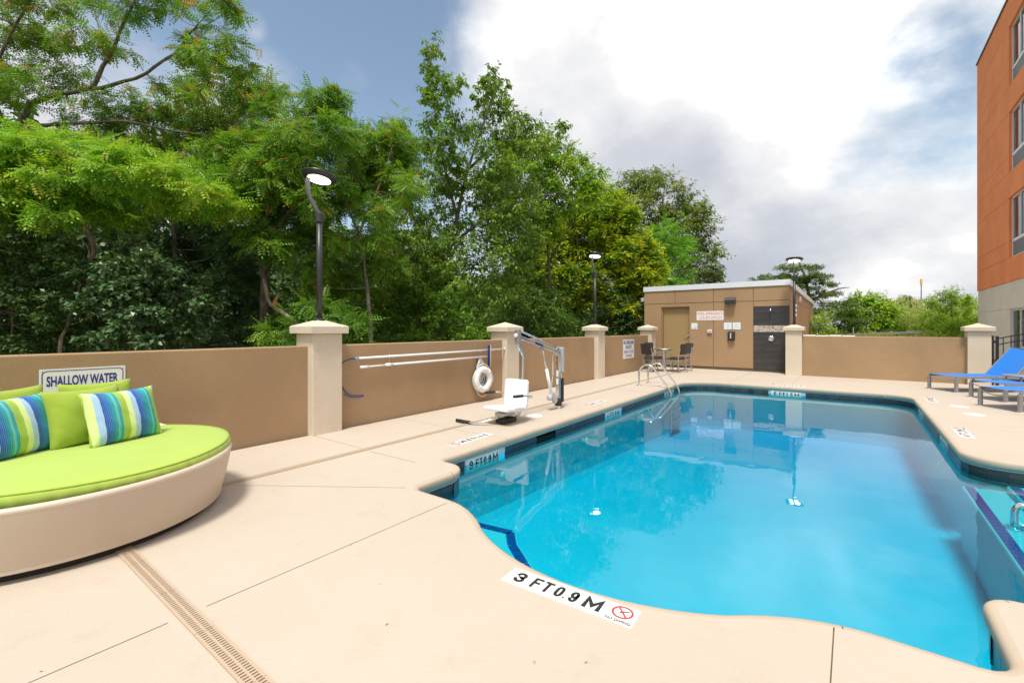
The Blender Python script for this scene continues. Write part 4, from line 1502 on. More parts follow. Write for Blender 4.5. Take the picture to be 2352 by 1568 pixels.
# ------------------------------------------------------------------ pool lift
L = empty('pool_lift', (-4.06, 6.75, 0))
MX, MY = -4.06, 6.75
obj('anchor', MB().lathe([(0.055, 0), (0.055, 0.01), (0.038, 0.012), (0.038, 0.06)], 24, (MX, MY, 0)), 'steel', L, smooth=False)
obj('boot', MB().lathe([(0.058, 0.05), (0.062, 0.06), (0.062, 0.17), (0.052, 0.18)], 24, (MX, MY, 0)), 'rubber_black', L, smooth=False)
obj('boot_cover', MB().box(MX - .03, MX + .045, MY + .055, MY + .12, 0.10, 0.52), 'rubber_black', L, bevel=0.012)
obj('mast', MB().box(MX - .034, MX + .034, MY - .034, MY + .034, 0.17, 0.97), 'steel', L, bevel=0.008)
obj('mast_head', MB().beam((MX, MY - .01, .93), (MX, MY - .09, 1.05), .08, .085), 'aluminium', L, bevel=0.006)
EL = Vector((MX, MY - .07, 0.985))
TP = Vector((MX, 5.60, 1.245))
obj('boom', MB().beam(EL, TP, .05, .055), 'steel', L, bevel=0.008)
obj('tie_rod', MB().tube([EL + Vector((0, .0, .075)), TP + Vector((0, -.02, .105))], .015, 10), 'steel', L, smooth=True)
obj('boom_label', MB().beam(EL.lerp(TP, .42) + Vector((.027, 0, .0)), EL.lerp(TP, .62) + Vector((.027, 0, .0)), .003, .04), 'ink_blue', L)
obj('boom_end', MB().box(MX - .035, MX + .035, 5.53, 5.61, 1.13, 1.36), 'aluminium', L, bevel=0.008)
obj('knob', MB().lathe([(0.008, 0), (0.03, .008), (0.032, .02), (0.02, .03)], 20, (MX + .0, 5.53, 1.27), Matrix.Rotation(PI / 2, 3, 'X')), 'plastic_white', L, smooth=True)
ht = catmull([(MX, 5.57, 1.15), (MX, 5.60, 1.08), (MX, 5.68, 1.0), (MX, 5.70, .90), (MX, 5.68, .6), (MX, 5.66, .3), (MX, 5.645, .13), (MX, 5.58, .075), (MX, 5.45, .075), (MX - .0, 5.3, .10), (MX, 5.13, .13)], 6)
obj('hanger_tube', MB().tube(ht, .026, 12), 'steel', L, smooth=True)
# actuator
A0, A1 = Vector((MX, 6.55, .20)), EL.lerp(TP, .40) + Vector((0, 0, -.045))
obj('actuator_tube', MB().tube([A0, A0.lerp(A1, .60)], .027, 14), 'plastic_white', L, smooth=True)
obj('actuator_rod', MB().tube([A0.lerp(A1, .58), A1], .014, 12), 'steel', L, smooth=True)
obj('actuator_bracket', MB().box(MX - .022, MX + .022, A1.y - .03, A1.y + .03, A1.z - .02, A1.z + .04), 'aluminium', L, bevel=.004)
obj('gearbox', MB().beam((MX, 6.52, .30), (MX, 6.66, .12), .06, .09), 'plastic_grey', L, bevel=.01)
obj('motor', MB().lathe([(0.05, 0), (0.05, .05), (0.04, .06)], 20, (MX - .0, 6.50, .22), Matrix.Rotation(PI / 2, 3, 'X')), 'plastic_grey', L, smooth=True)
obj('battery', MB().box(MX - .05, MX + .05, MY + .05, MY + .13, .62, 1.05), 'plastic_grey', L, bevel=.012)
obj('red_button', MB().lathe([(0.018, 0), (0.018, .012), (.01, .018)], 14, (MX, MY + .08, 1.05)), 'ink_red', L, smooth=True)
obj('control_pod', MB().box(MX - .012, MX + .012, MY - .19, MY - .165, .58, .80), 'plastic_grey', L, bevel=.006)
obj('control_cable', MB().tube(catmull([(MX, MY - .175, .80), (MX, MY - .18, .9), (MX, MY - .14, .98)], 4), .004, 6).tube(catmull([(MX, MY - .175, .58), (MX, MY - .21, .46), (MX, MY - .2, .3)], 4), .004, 6).tube(catmull([(MX, MY + .09, .62), (MX + .03, MY + .06, .5), (MX + .03, MY + .08, .35), (MX, MY + .1, .2)], 4), .005, 6), 'plastic_white', L)
obj('mast_label', MB().box(MX - .02, MX + .02, MY - .0355, MY - .0343, .42, .52).box(MX - .02, MX + .02, MY - .0355, MY - .0343, .55, .66), 'sign_white', L)


def slab(mb, c, ax, ay, az, w_, h_, th, r=.05):
    fr = Frame(c, ax, ay)
    plate(mb, fr, 0, 0, w_, h_, -th / 2, th / 2, r)
    return mb


bx_, by_ = Vector((1, 0, 0)), Vector((0, .10, 1)).normalized()
obj('backrest', slab(MB(), (-4.055, 5.52, .405), bx_, by_, None, .43, .42, .055), 'plastic_white', L, bevel=.02, seg=3)
obj('back_panel', slab(MB(), (-4.055, 5.489, .405), bx_, by_, None, .30, .32, .008, .03), 'plastic_white', L, bevel=.004)
obj('seat', slab(MB(), (-4.055, 5.24, .215), bx_, Vector((0, 1, -.10)).normalized(), None, .46, .50, .06, .06), 'plastic_white', L, bevel=.024, seg=3)
obj('seat_bracket', MB().box(-4.13, -3.98, 5.10, 5.40, .115, .17), 'aluminium', L, bevel=.008)
obj('foot_pad', MB().box(-4.14, -3.97, 5.12, 5.42, 0.012, .075), 'rubber_black', L, bevel=.01)
fp = catmull([(-4.055, 5.2, .10), (-4.10, 5.05, .085), (-4.22, 4.92, .045), (-4.36, 4.86, .03), (-4.60, 4.86, .03)], 6)
obj('footrest', MB().tube(fp, .016, 10), 'steel', L, smooth=True)
obj('foot_grip', MB().tube([(-4.40, 4.86, .031), (-4.66, 4.86, .031)], .024, 12), 'rubber_black', L, smooth=True)
for s2, zz in ((-1, .40), (1, .385)):
    x0 = -4.055 + s2 * .215
    ap = catmull([(x0 - s2 * .05, 5.57, zz - .03), (x0 + s2 * .04, 5.56, zz - .02), (x0 + s2 * .05, 5.48, zz), (x0 + s2 * .045, 5.36, zz + .02), (x0 + s2 * .04, 5.22, zz + .03)], 5)
    obj('armrest', MB().tube(ap, .014, 10), 'steel', L, smooth=True)
    obj('arm_grip', MB().tube([(x0 + s2 * .043, 5.32, zz + .024), (x0 + s2 * .04, 5.12, zz + .036)], .021, 12), 'rubber_black', L, smooth=True)
tag(L, 'steel pool lift with white plastic seat parked on the left deck', 'pool lift')

# ------------------------------------------------------------------ pool ladder and stair rail
r = empty('pool_ladder', (-3.9, 10.95, 0))
for y in (10.62, 11.24):
    x0 = -4.13
    pp = catmull([(x0, y, 0.0), (x0, y, .27), (x0 + .02, y, .39), (x0 + .10, y, .485), (x0 + .22, y, .505), (x0 + .33, y, .46), (x0 + .50, y, .25), (x0 + .66, y, .05), (x0 + .73, y, -.06), (x0 + .77, y, -.22), (x0 + .77, y, -.7), (x0 + .77, y, -1.05)], 6)
    rl = obj('rail', MB().tube(pp, .021, 12), 'steel', r, smooth=True)
    obj('escutcheon', MB().lathe([(0.062, .001), (0.06, .008), (0.03, .022)], 24, (x0, y, 0)), 'chrome', r, smooth=True)
for z in (-.30, -.55, -.80):
    obj('step', MB().box(-3.40, -3.31, 10.645, 11.215, z - .015, z + .015), 'plastic_grey', r)
tag(r, 'polished steel pool ladder rails arching over the far left pool edge', 'ladder')
r = empty('stair_rail', (1.35, 5.2, -.3))
pp = catmull([(1.085, 5.58, -.31), (1.085, 5.58, -.20), (1.09, 5.58, -.135), (1.12, 5.58, -.10), (1.2, 5.58, -.08), (1.45, 5.58, .05), (2.1, 5.58, .50), (3.1, 5.58, .85)], 6)
obj('rail', MB().tube(pp, .024, 12), 'steel', r, smooth=True)
obj('escutcheon', MB().lathe([(0.065, 0), (0.06, .008), (0.03, .02)], 24, (1.085, 5.58, -.298)), 'chrome', r, smooth=True)
tag(r, 'steel handrail post standing in the stair bay at right frame edge', 'handrail')

# ------------------------------------------------------------------ daybed and cushions
DC = Vector((-4.53, 0.67, 0))
r = empty('daybed', DC)


def sstep(x):
    x = max(0.0, min(1.0, x))
    return x * x * (3 - 2 * x)


def rim_z(a):
    d = math.degrees(a) % 360
    return 0.41 + 0.26 * sstep((d - 112) / 62.0) * (1 - sstep((d - 250) / 60.0))


NA = 96
rows = []
for i in range(NA + 1):
    a = 2 * PI * i / NA
    rz = rim_z(a)
    pr = [(0.965, .055), (0.975, .10), (1.005, rz * .55), (1.035, rz - .03), (1.037, rz - .012), (1.005, rz - .012), (0.985, rz * .7), (0.96, .20)]
    rows.append([(DC.x + q * math.cos(a), DC.y + q * math.sin(a), z) for q, z in pr])
soft(obj('shell', MB().grid(rows), 'daybed_shell', r))
rp = []
for i in range(NA):
    a = 2 * PI * i / NA
    rp.append((DC.x + 1.021 * math.cos(a), DC.y + 1.021 * math.sin(a), rim_z(a)))
obj('rim', MB().tube(rp, .021, 10, closed=True), 'daybed_rim', r, smooth=True)
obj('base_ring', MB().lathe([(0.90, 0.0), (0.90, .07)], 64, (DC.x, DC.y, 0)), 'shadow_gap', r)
obj('bottom', MB().lathe([(0.97, 0.06), (0.97, .20)], 64, (DC.x, DC.y, 0)), 'daybed_shell', r)
# mattress with a gathered skirt
rows = []
for i in range(NA * 2 + 1):
    a = 2 * PI * i / (NA * 2)
    wr = .004 * math.sin(a * 61) + .003 * math.sin(a * 97 + 1)
    pr = [(0.0, .528), (.35, .527), (.7, .522), (.88, .515), (.965, .507), (.992, .500), (1.004 + wr * .3, .487), (1.008 + wr, .46), (1.000 + wr * 1.3, .43), (.985 + wr, .405), (.95, .39)]
    rows.append([(DC.x - .025 + q * .985 * math.cos(a), DC.y + .05 + q * .985 * math.sin(a), z - .025 + .006 * math.sin(3 * a + q * 4) * q) for q, z in pr])
obj('mattress', MB().grid(rows), 'lime_fabric', r, smooth=True)
obj('piping', MB().tube([(DC.x - .025 + .978 * math.cos(2 * PI * i / 96), DC.y + .05 + .978 * math.sin(2 * PI * i / 96), .4755 + .006 * math.sin(6 * PI * i / 96 + 3.97)) for i in range(96)], .006, 6, closed=True), 'lime_fabric_deep', r, smooth=True)
sp_ = [(DC.x - .55 + .9 * u, DC.y + .98 - 1.75 * u) for u in np.linspace(0, 1, 24)]
tag(r, 'round cream daybed with lime green mattress at the left frame edge', 'daybed')


def cushion(name, base, xdir, wd, ht, th, lean, mat, label, seed, cat='cushion'):
    """base: middle of the lower edge"""
    rg = np.random.default_rng(seed)
    x = Vector((xdir[0], xdir[1], 0)).normalized()
    out = Vector((x.y, -x.x, 0))
    up = (Vector((0, 0, 1)) * math.cos(lean) - out * math.sin(lean)).normalized()
    nrm = x.cross(up)
    N = 22
    ph = rg.uniform(0, 6, 8)
    def side(sg):
        rws = []
        for i in range(N + 1):
            row = []
            for j in range(N + 1):
                u, v = j / N * 2 - 1, i / N * 2 - 1
                fu, fv = max(0, 1 - abs(u) ** 2.6), max(0, 1 - abs(v) ** 2.6)
                tt = th / 2 * (fu * fv) ** .55
                edge = 1 - max(abs(u), abs(v))
                wr = .003 * math.sin(9 * u + ph[0] + 3 * v) * math.sin(7 * v + ph[1]) + .0015 * math.sin(17 * (u + v) + ph[2])
                wr += .005 * math.exp(-edge * 9) * math.sin(26 * (u if abs(v) > abs(u) else v) + ph[3])
                px = u * wd / 2 * (1 - .07 * (1 - abs(v) ** 2) * abs(u))
                py = v * ht / 2 * (1 - .09 * (1 - abs(u) ** 2) * abs(v))
                zz = sg * (tt + wr * min(1, edge * 6))
                row.append((px, zz, py + ht / 2))
            rws.append(row)
        return rws
    mb = MB().grid(side(1)).grid([q[::-1] for q in side(-1)])
    me = mb.mesh(name)
    b2 = bmesh.new()
    b2.from_mesh(me)
    bmesh.ops.remove_doubles(b2, verts=b2.verts, dist=.0008)
    b2.to_mesh(me)
    b2.free()
    o = obj(name, me, mat, smooth=True)
    M = Matrix((x, nrm * -1, up)).transposed().to_4x4()
    o.matrix_basis = Matrix.Translation(Vector(base)) @ M
    tag(o, label, cat, 'cushions on the daybed')
    return o


ZT = 0.485
cushion('cushion', (-4.56, 1.06, ZT), (-.36, .90), .54, .43, .17, .30, 'stripe_fabric', 'striped cushion in blue, teal and lime, rightmost on the daybed', 1)
cushion('cushion', (-4.68, .86, ZT), (-.30, .92), .50, .45, .16, .26, 'lime_fabric_deep', 'plain lime green cushion standing between the two striped cushions', 2)
cushion('cushion', (-4.60, .50, ZT), (-.55, .80), .52, .44, .17, .30, 'stripe_fabric', 'striped cushion in blue, teal and lime at the left frame edge', 3)
cushion('cushion', (-4.93, .98, ZT), (-.25, .95), .50, .47, .15, .24, 'lime_fabric_deep', 'lime green cushion tucked behind the other cushions, its corner before the sign', 4)
cushion('cushion', (-4.85, .47, ZT + .02), (-.5, .85), .52, .45, .15, .22, 'lime_fabric_deep', 'lime green cushion behind the left striped cushion, only its top showing', 6)
cushion('cushion', (-4.72, .24, ZT), (-.6, .75), .46, .36, .15, .30, 'blue_fabric', 'dark blue cushion cut off by the left frame edge', 7)

# ------------------------------------------------------------------ dining set
TC = Vector((-4.88, 14.72, 0))
r = empty('round_table', TC)
obj('table_top', MB().lathe([(0.27, .690), (0.298, .695), (0.302, .705), (0.302, .718), (0.296, .725)], 48, TC), 'aluminium', r)
for a in (0.25, 0.25 + PI / 2, 0.25 + PI, 0.25 + 1.5 * PI):
    d = Vector((math.cos(a), math.sin(a), 0))
    obj('leg', MB().obox(TC + d * .20 + Vector((0, 0, .345)), .025, .075, .69, Matrix.Rotation(a, 3, 'Z')), 'aluminium', r, bevel=.003)
obj('under_ring', MB().lathe([(0.15, .67), (0.23, .67), (0.23, .689), (.15, .689)], 32, TC), 'aluminium', r)
tag(r, 'small round grey metal table between the four dark chairs', 'table')

ch = empty('dining_chair')
W2 = .215
obj('seat', MB().grid([[(x, y, .445 - .012 * (1 - (x / W2) ** 2) + .01 * max(0, -y - .1)) for x in np.linspace(-W2, W2, 7)] for y in np.linspace(-.21, .22, 7)]).box(-W2, W2, -.205, .215, .405, .428), 'brown_wicker', ch, bevel=.008)
rows = []
for k, zz in enumerate(np.linspace(.56, .885, 7)):
    yb = .235 + (zz - .45) * .20
    rows.append([(x, yb + .03 * (1 - (x / W2) ** 2), zz + (.012 * (1 - (x / W2) ** 2) if k == 6 else 0)) for x in np.linspace(-W2, W2, 7)])
rows2 = [[(a, b + .028, c2) for a, b, c2 in q] for q in rows]
mb = MB().grid(rows).grid([q[::-1] for q in rows2])
for ra, rb in ((rows[0], rows2[0]), (rows[-1], rows2[-1]), ([q[0] for q in rows], [q[0] for q in rows2]), ([q[-1] for q in rows], [q[-1] for q in rows2])):
    mb.grid([ra, rb])
obj('backrest', mb, 'brown_wicker', ch)
for s2 in (-1, 1):
    obj('leg', MB().beam((s2 * .20, -.19, .42), (s2 * .205, -.215, 0.0), .026, .026), 'aluminium', ch, bevel=.004)
    mb = MB()
    bpn = [(s2 * .207, .30, 0.0), (s2 * .207, .235, .25), (s2 * .207, .232, .45), (s2 * .207, .275, .62), (s2 * .207, .30, .75)]
    mb.tube(catmull(bpn, 4), .016, 8)
    obj('leg', mb, 'aluminium', ch, smooth=True)
obj('seat_frame', MB().box(-.20, .20, -.20, -.17, .38, .404).box(-.20, .20, .18, .21, .38, .404).box(-.20, -.175, -.17, .18, .38, .404).box(.175, .20, -.17, .18, .38, .404), 'aluminium', ch)
for i, (x, y, az, lb) in enumerate(((-5.08, 14.28, 200, 'dark wicker chair nearest the lifeguard sign, its back to the camera'), (-5.30, 14.98, 255, 'dark wicker chair mostly hidden behind the left near chair'),
                                    (-4.50, 14.62, 130, 'dark wicker chair at right of the table, its back in front'), (-4.50, 15.14, 95, 'dark wicker chair behind the right near chair, by the door'))):
    o = ch if i == 0 else copy_tree(ch)
    # backrest points along +y of the chair; turn it to point away from the table
    d = Vector((x, y, 0)) - TC
    place(o, (x, y, 0), math.atan2(d.y, d.x) - PI / 2)
    tag(o, lb, 'chair', 'dining chairs round the small table')

# ------------------------------------------------------------------ loungers
def make_lounger(raised):
    lo = empty('sun_lounger')
    LN, WD, Z = 1.95, .68, .345
    h = 1.22
    rb = 1.22 if raised else LN
    for s2 in (-1, 1):
        y = s2 * WD / 2
        obj('side_rail', MB().box(0.02, LN - .02, y - .016, y + .016, Z - .045, Z), 'lounger_grey', lo, bevel=.005)
        for x in (.03, LN - .22):
            obj('leg', MB().box(x - .03, x + .03, y - .022, y + .022, 0.008, Z - .046), 'lounger_grey', lo, bevel=.006)
            obj('foot', MB().box(x - .032, x + .032, y - .024, y + .024, 0.0, .008), 'plastic_white', lo)
    bowp = catmull([(.03, -WD / 2 + .01, Z - .065), (.02, -WD / 4, Z - .10), (.015, 0, Z - .112), (.02, WD / 4, Z - .10), (.03, WD / 2 - .01, Z - .065)], 5)
    obj('end_bow', MB().tube(bowp, .011, 8), 'lounger_grey', lo, smooth=True)
    obj('cross_bar', MB().box(h - .05, h - .02, -WD / 2 + .017, WD / 2 - .017, Z - .06, Z - .035), 'lounger_grey', lo)
    end = h if raised else LN - .03
    obj('sling', MB().grid([[(x, y, Z + .008 - .028 * (1 - (y / (WD / 2)) ** 2) * (.35 + .65 * math.sin(PI * min(1, (x + .02) / end)))) for y in np.linspace(-WD / 2 + .012, WD / 2 - .012, 9)] for x in np.linspace(.02, end, 14)]), 'sling_blue', lo, smooth=True)
    if raised:
        an = math.radians(48)
        ca, sa = math.cos(an), math.sin(an)
        bl = .80
        obj('back_sling', MB().grid([[(h + q * ca + .02 * (1 - (y / .32) ** 2) * sa, y, Z + .012 + q * sa - .02 * (1 - (y / .32) ** 2) * ca) for y in np.linspace(-.315, .315, 9)] for q in np.linspace(0, bl, 8)]), 'sling_blue', lo, smooth=True)
        for s2 in (-1, 1):
            obj('back_rail', MB().beam((h, s2 * .325, Z - .005), (h + bl * ca, s2 * .325, Z + bl * sa - .005), .024, .03), 'lounger_grey', lo, bevel=.004)
        obj('back_bar', MB().beam((h + bl * ca, -.313, Z + bl * sa - .01), (h + bl * ca, .313, Z + bl * sa - .01), .022, .024), 'lounger_grey', lo)
        for yy_ in (-.28, .28):
            obj('prop', MB().beam((h + .45 * ca, yy_, Z + .45 * sa - .02), (h + .62, yy_, Z - .03), .018, .018), 'lounger_grey', lo)
    obj('stopper', MB().box(.40, .43, -WD / 2 + .03, -WD / 2 + .06, Z - .075, Z - .046), 'rubber_black', lo)
    return lo


la = math.atan2(.545, .838)
up_l = make_lounger(True)
place(up_l, (1.56, 13.76, 0), la)
tag(up_l, 'blue sling lounger with raised backrest, farthest of the loungers', 'lounger', 'blue loungers')
fl = make_lounger(False)
place(fl, (2.06, 12.53, 0), la)
tag(fl, 'flat blue sling lounger, the middle one beside the small slatted table', 'lounger', 'blue loungers')
for (x, y), lb in (((1.98, 11.20), 'flat blue sling lounger, second nearest, in front of the middle one'), ((2.43, 10.05), 'blue lounger mostly beyond the right frame edge, one grey leg showing')):
    o = copy_tree(fl)
    place(o, (x, y, 0), la)
    tag(o, lb, 'lounger', 'blue loungers')
# side table
q = Vector((2.66, 13.30, 0))
r = empty('side_table', q)
for k in range(9):
    y0 = -.235 + k * .0525
    hw = math.sqrt(max(0, .235 ** 2 - max(abs(y0), abs(y0 + .048)) ** 2)) if abs(y0 + .024) > .03 else .233
    hw = max(hw, .09)
    obj('slat', MB().box(q.x - hw, q.x + hw, q.y + y0, q.y + y0 + .048, .432, .446), 'lounger_grey', r)
obj('top_ring', MB().tube([(q.x + .245 * math.cos(2 * PI * i / 40), q.y + .245 * math.sin(2 * PI * i / 40), .435) for i in range(40)], .014, 8, closed=True), 'lounger_grey', r, smooth=True)
for a in (.4, .4 + 2.09, .4 + 4.19):
    d = Vector((math.cos(a), math.sin(a), 0))
    obj('leg', MB().tube(catmull([q + d * .06 + Vector((0, 0, .42)), q + d * .17 + Vector((0, 0, .415)), q + d * .215 + Vector((0, 0, .37)), q + d * .225 + Vector((0, 0, .2)), q + d * .23], 5), .012, 8), 'lounger_grey', r, smooth=True)
tag(r, 'small round slatted grey side table between the first two loungers', 'side table')

# ------------------------------------------------------------------ gate
r = empty('metal_gate', (2.72, 15.82, 0))
gx0, gx1, gy = 2.76, 4.30, 15.82
for x, z in ((2.715, 1.20), (2.79, 1.19), (gx1, 1.19)):
    wd = .018 if x < 2.75 else .026
    obj('post', MB().box(x - wd, x + wd, gy - wd, gy + wd, 0, z), 'black_metal', r, bevel=.004)
for z0, rise in ((1.13, .14), (.985, .14)):
    pp = [(gx0 + .04 + (gx1 - gx0 - .06) * u, gy, z0 + rise * math.sin(PI * u)) for u in np.linspace(0, 1, 15)]
    mb = MB()
    for a, b in zip(pp, pp[1:]):
        mb.beam(a, b, .026, .024)
    obj('top_rail', mb, 'black_metal', r)
obj('bottom_rail', MB().box(gx0 + .03, gx1 - .03, gy - .013, gy + .013, .10, .13), 'black_metal', r)
for k in range(11):
    u = (k + .7) / 11.4
    x = gx0 + .04 + (gx1 - gx0 - .06) * u
    obj('picket', MB().box(x - .008, x + .008, gy - .008, gy + .008, .131, 1.12 + .14 * math.sin(PI * u)), 'black_metal', r)
for zz_ in (1.02, .20):
    obj('hinge', MB().box(2.735, 2.765, gy - .02, gy + .02, zz_, zz_ + .06), 'black_metal', r)
tag(r, 'black metal gate with arched top rails beside the right pillar', 'gate')

# ------------------------------------------------------------------ hotel
HX, HN, HS = 4.50, 29.1, 13.2
hotel = empty('hotel_building', (HX, 15, 0))
obj('ground_wall_core', MB().box(HX + .26, HX + 14, HS + .02, HN - .02, -.3, 13.0), 'window_interior', hotel)
Z0, Z1 = 3.05, 13.26
WIN = [(23.85 - 1.95, 23.85)]
k = 23.85 - 4.3
while k > HS + 2.4:
    WIN.append((k - 1.95, k))
    k -= 4.3
FLO = [(3.90, 6.06), (6.97, 9.14), (10.05, 12.21)]


def wall_strip(y0, y1, z0, z1, mat, name='wall_panel', x=HX, th=.25):
    return obj(name, MB().box(x, x + th, y0, y1, z0, z1), mat, hotel)


# horizontal bands with reveal joints, openings left free
edges = sorted({HS, HN} | {q for w_ in WIN for q in w_})
rowsz = [(3.05, 3.90, False), (3.90, 4.51, True), (4.51, 6.06, True), (6.06, 6.97, False), (6.97, 7.56, True), (7.56, 9.14, True), (9.14, 10.05, False), (10.05, 10.66, True), (10.66, 12.21, True), (12.21, Z1, False)]
for z0, z1, op in rowsz:
    if not op:
        wall_strip(HS, HN, z0 + .007, z1 - .007, 'hotel_orange')
    else:
        prev = HS
        for a, b in sorted(WIN) + [(HN, None)]:
            if a - prev > .01:
                wall_strip(prev, a, z0 + .007, z1 - .007, 'hotel_orange')
            prev = b
obj('joint_backing', MB().box(HX + .012, HX + .24, 23.87, HN - .02, 3.06, 13.2), 'capmetal', hotel)
gw = [(20.9, 23.85), (15.2, 19.6)]
prev = HS
for a, b in sorted(gw) + [(HN - .03, None)]:
    wall_strip(prev, a, -.3, 2.07, 'hotel_cream', x=HX + .03, th=.22)
    prev = b
wall_strip(HS, HN - .03, 2.08, 3.05, 'hotel_cream', x=HX + .03, th=.22)
obj('parapet_cap', MB().box(HX - .04, HX + .3, HS - .04, HN + .04, Z1 + .001, Z1 + .07), 'capmetal', hotel)
obj('end_wall', MB().box(HX + .252, HX + 14, HN - .02, HN, 3.05, Z1), 'hotel_orange', hotel)
obj('end_wall', MB().box(HX + .252, HX + 14, HS, HS + .02, -.3, Z1), 'hotel_orange', hotel)
obj('end_base', MB().box(HX + .252, HX + 14, HN - .05, HN - .03, -.3, 3.05), 'hotel_cream', hotel)
for fi, (z0, z1) in enumerate(FLO):
    for (a, b) in WIN:
        zl = z0 + .62
        f = MB()
        for (ya, yb, za, zb) in ((a, a + .05, z0, z1), (b - .05, b, z0, z1), (a + .05, b - .05, z1 - .05, z1), (a + .05, b - .05, z0, z0 + .06), (a + .05, b - .05, zl - .05, zl + .04), ((a + b) / 2 - .03, (a + b) / 2 + .03, zl + .04, z1 - .05)):
            f.box(HX + .08, HX + .16, ya, yb, za, zb)
        wf = obj('window', f, 'window_frame', hotel)
        obj('pane', MB().box(HX + .115, HX + .121, a + .05, b - .05, zl + .04, z1 - .05), 'pane_glass', wf)
        obj('curtain', MB().grid([[(HX + .16 + .012 * math.sin(60 * y), y, z) for y in np.linspace(a + .05, b - .05, 40)] for z in (zl, z1)]), 'curtain', wf)
        if a > 8:
            lv = MB()
            nz = 18
            for i in range(nz):
                zz = z0 + .07 + (zl - .06 - z0 - .07) * (i + .5) / nz
                lv.beam((HX + .11, a + .05, zz), (HX + .11, b - .05, zz), .03, .012)
            obj('louvre', lv, 'louvre', wf)
for (a, b) in gw:
    f = MB()
    n = 3
    for i in range(n + 1):
        y = a + (b - a) * i / n
        f.box(HX + .08, HX + .16, y - .03, y + .03, 0.05, 2.07)
    f.box(HX + .08, HX + .16, a + .03, b - .03, 2.01, 2.07)
    f.box(HX + .08, HX + .16, a + .03, b - .03, 0.0, 0.08)
    wf = obj('storefront_window', f, 'window_frame', hotel)
    obj('pane', MB().box(HX + .115, HX + .121, a + .03, b - .03, .08, 2.01), 'pane_glass', wf)
lv = MB()
for i in range(16):
    zz = .12 + i * .04
    lv.beam((HX + .06, 20.2, zz), (HX + .06, 22.4, zz), .05, .014)
lo_ = obj('vent_louvre', lv.box(HX + .05, HX + .1, 20.1, 20.2, .08, .78).box(HX + .05, HX + .1, 22.4, 22.5, .08, .78), 'louvre_white', hotel)
tag(hotel, 'orange and cream hotel block rising at the right frame edge', 'building')
structure(obj('bounce_walkway', MB().box(-1.2, HX + .02, 18.0, 29, -.3, 0.02), 'bounce_paving'))  # path beyond the gate, unseen stretch widened and paled to bounce light on hotel

# ------------------------------------------------------------------ far things on the bank
r = empty('guard_rail', (4, 36, .8))
ga, gb = spot(1935, 769, 31), spot(2262, 757, 27)
gp = [ga.lerp(gb, i / 8) for i in range(9)]
mb = MB()
for a, b in zip(gp, gp[1:]):
    mb.beam(a, b, .03, .13)
    mb.beam(a + Vector((.0, -.03, .045)), b + Vector((0, -.03, .045)), .02, .05)
    mb.beam(a + Vector((.0, -.03, -.045)), b + Vector((0, -.03, -.045)), .02, .05)
obj('beam', mb, 'guardrail', r)
for i in range(0, 9):
    q = gp[i]
    obj('post', MB().box(q.x - .08, q.x + .08, q.y + .03, q.y + .2, q.z - 1.1, q.z + .12), 'wood_post', r)
tag(r, 'grey roadside guard rail on wooden posts along the grassy bank', 'guard rail')
q = spot(1960, 770, 30)
r = obj('marker_post', MB().box(q.x - .03, q.x + .03, q.y - .02, q.y + .02, q.z - .9, q.z + .55), 'guardrail')
tag(r, 'thin grey post standing beside the left end of guard rail', 'post')
q = spot(2116, 753, 95)
r = empty('pole_sign', (q.x, q.y, .5))
obj('pole', MB().lathe([(0.10, 0.5), (0.085, 10.7)], 12, (q.x, q.y, 0)), 'lamp_black', r, smooth=True)
d = Vector((CY, SY, 0))
M = Matrix.Rotation(YAW + math.radians(62), 3, 'Z')
obj('cabinet', MB().obox((q.x, q.y, 11.1), .50, .30, 1.1, M), 'sign_yellow', r, bevel=.03)
tag(r, 'distant yellow sign box on tall dark pole above the bushes', 'sign')
r = empty('utility_box', (-.3, 17.2, 0))
obj('cabinet', MB().box(-1.25, 0.05, 17.0, 17.8, -.3, 1.09), 'utility_white', r, bevel=.03)
for k in range(4):
    obj('lid_rib', MB().box(-1.27 + k * .335, -1.27 + k * .335 + .32, 16.97, 17.83, 1.092, 1.165 - .012 * (k % 2)), 'utility_white', r, bevel=.02)
tag(r, 'low white utility cabinet just showing above the back wall', 'utility box')

# ------------------------------------------------------------------ vegetation
def np_mesh(name, V, F, tint=None, mat=None):
    """V (n,3), F (m,4) quads"""
    me = bpy.data.meshes.new(name)
    me.vertices.add(len(V))
    me.vertices.foreach_set('co', np.ascontiguousarray(V, dtype=np.float32).ravel())
    m_, k = F.shape
    me.loops.add(m_ * k)
    me.loops.foreach_set('vertex_index', np.ascontiguousarray(F, dtype=np.int32).ravel())
    me.polygons.add(m_)
    me.polygons.foreach_set('loop_start', np.arange(0, m_ * k, k, dtype=np.int32))
    me.update(calc_edges=True)
    if tint is not None:
        a = me.attributes.new('tint', 'FLOAT', 'POINT')
        a.data.foreach_set('value', np.ascontiguousarray(tint, dtype=np.float32))
    if mat:
        me.materials.append(MATS[mat])
    return me


def unit(a):
    return a / np.maximum(np.linalg.norm(a, axis=-1, keepdims=True), 1e-9)


def leaf_quads(P, D, N, L, W, tint, fold=0.18):
    """pointed folded leaves: P base (n,3), D axis, N normal"""
    D = unit(D)
    S = unit(np.cross(D, N))
    N = np.cross(S, D)
    L = np.broadcast_to(np.asarray(L), (len(P),))[:, None]
    W = np.broadcast_to(np.asarray(W), (len(P),))[:, None]
    mid = P + D * L * 0.45
    V = np.stack([P, mid + S * W * .5 + N * W * fold, P + D * L - N * L * .08, mid - S * W * .5 + N * W * fold], 1)
    n = len(P)
    F = np.arange(4 * n).reshape(n, 4)
    return V.reshape(-1, 3), F, np.repeat(tint, 4)


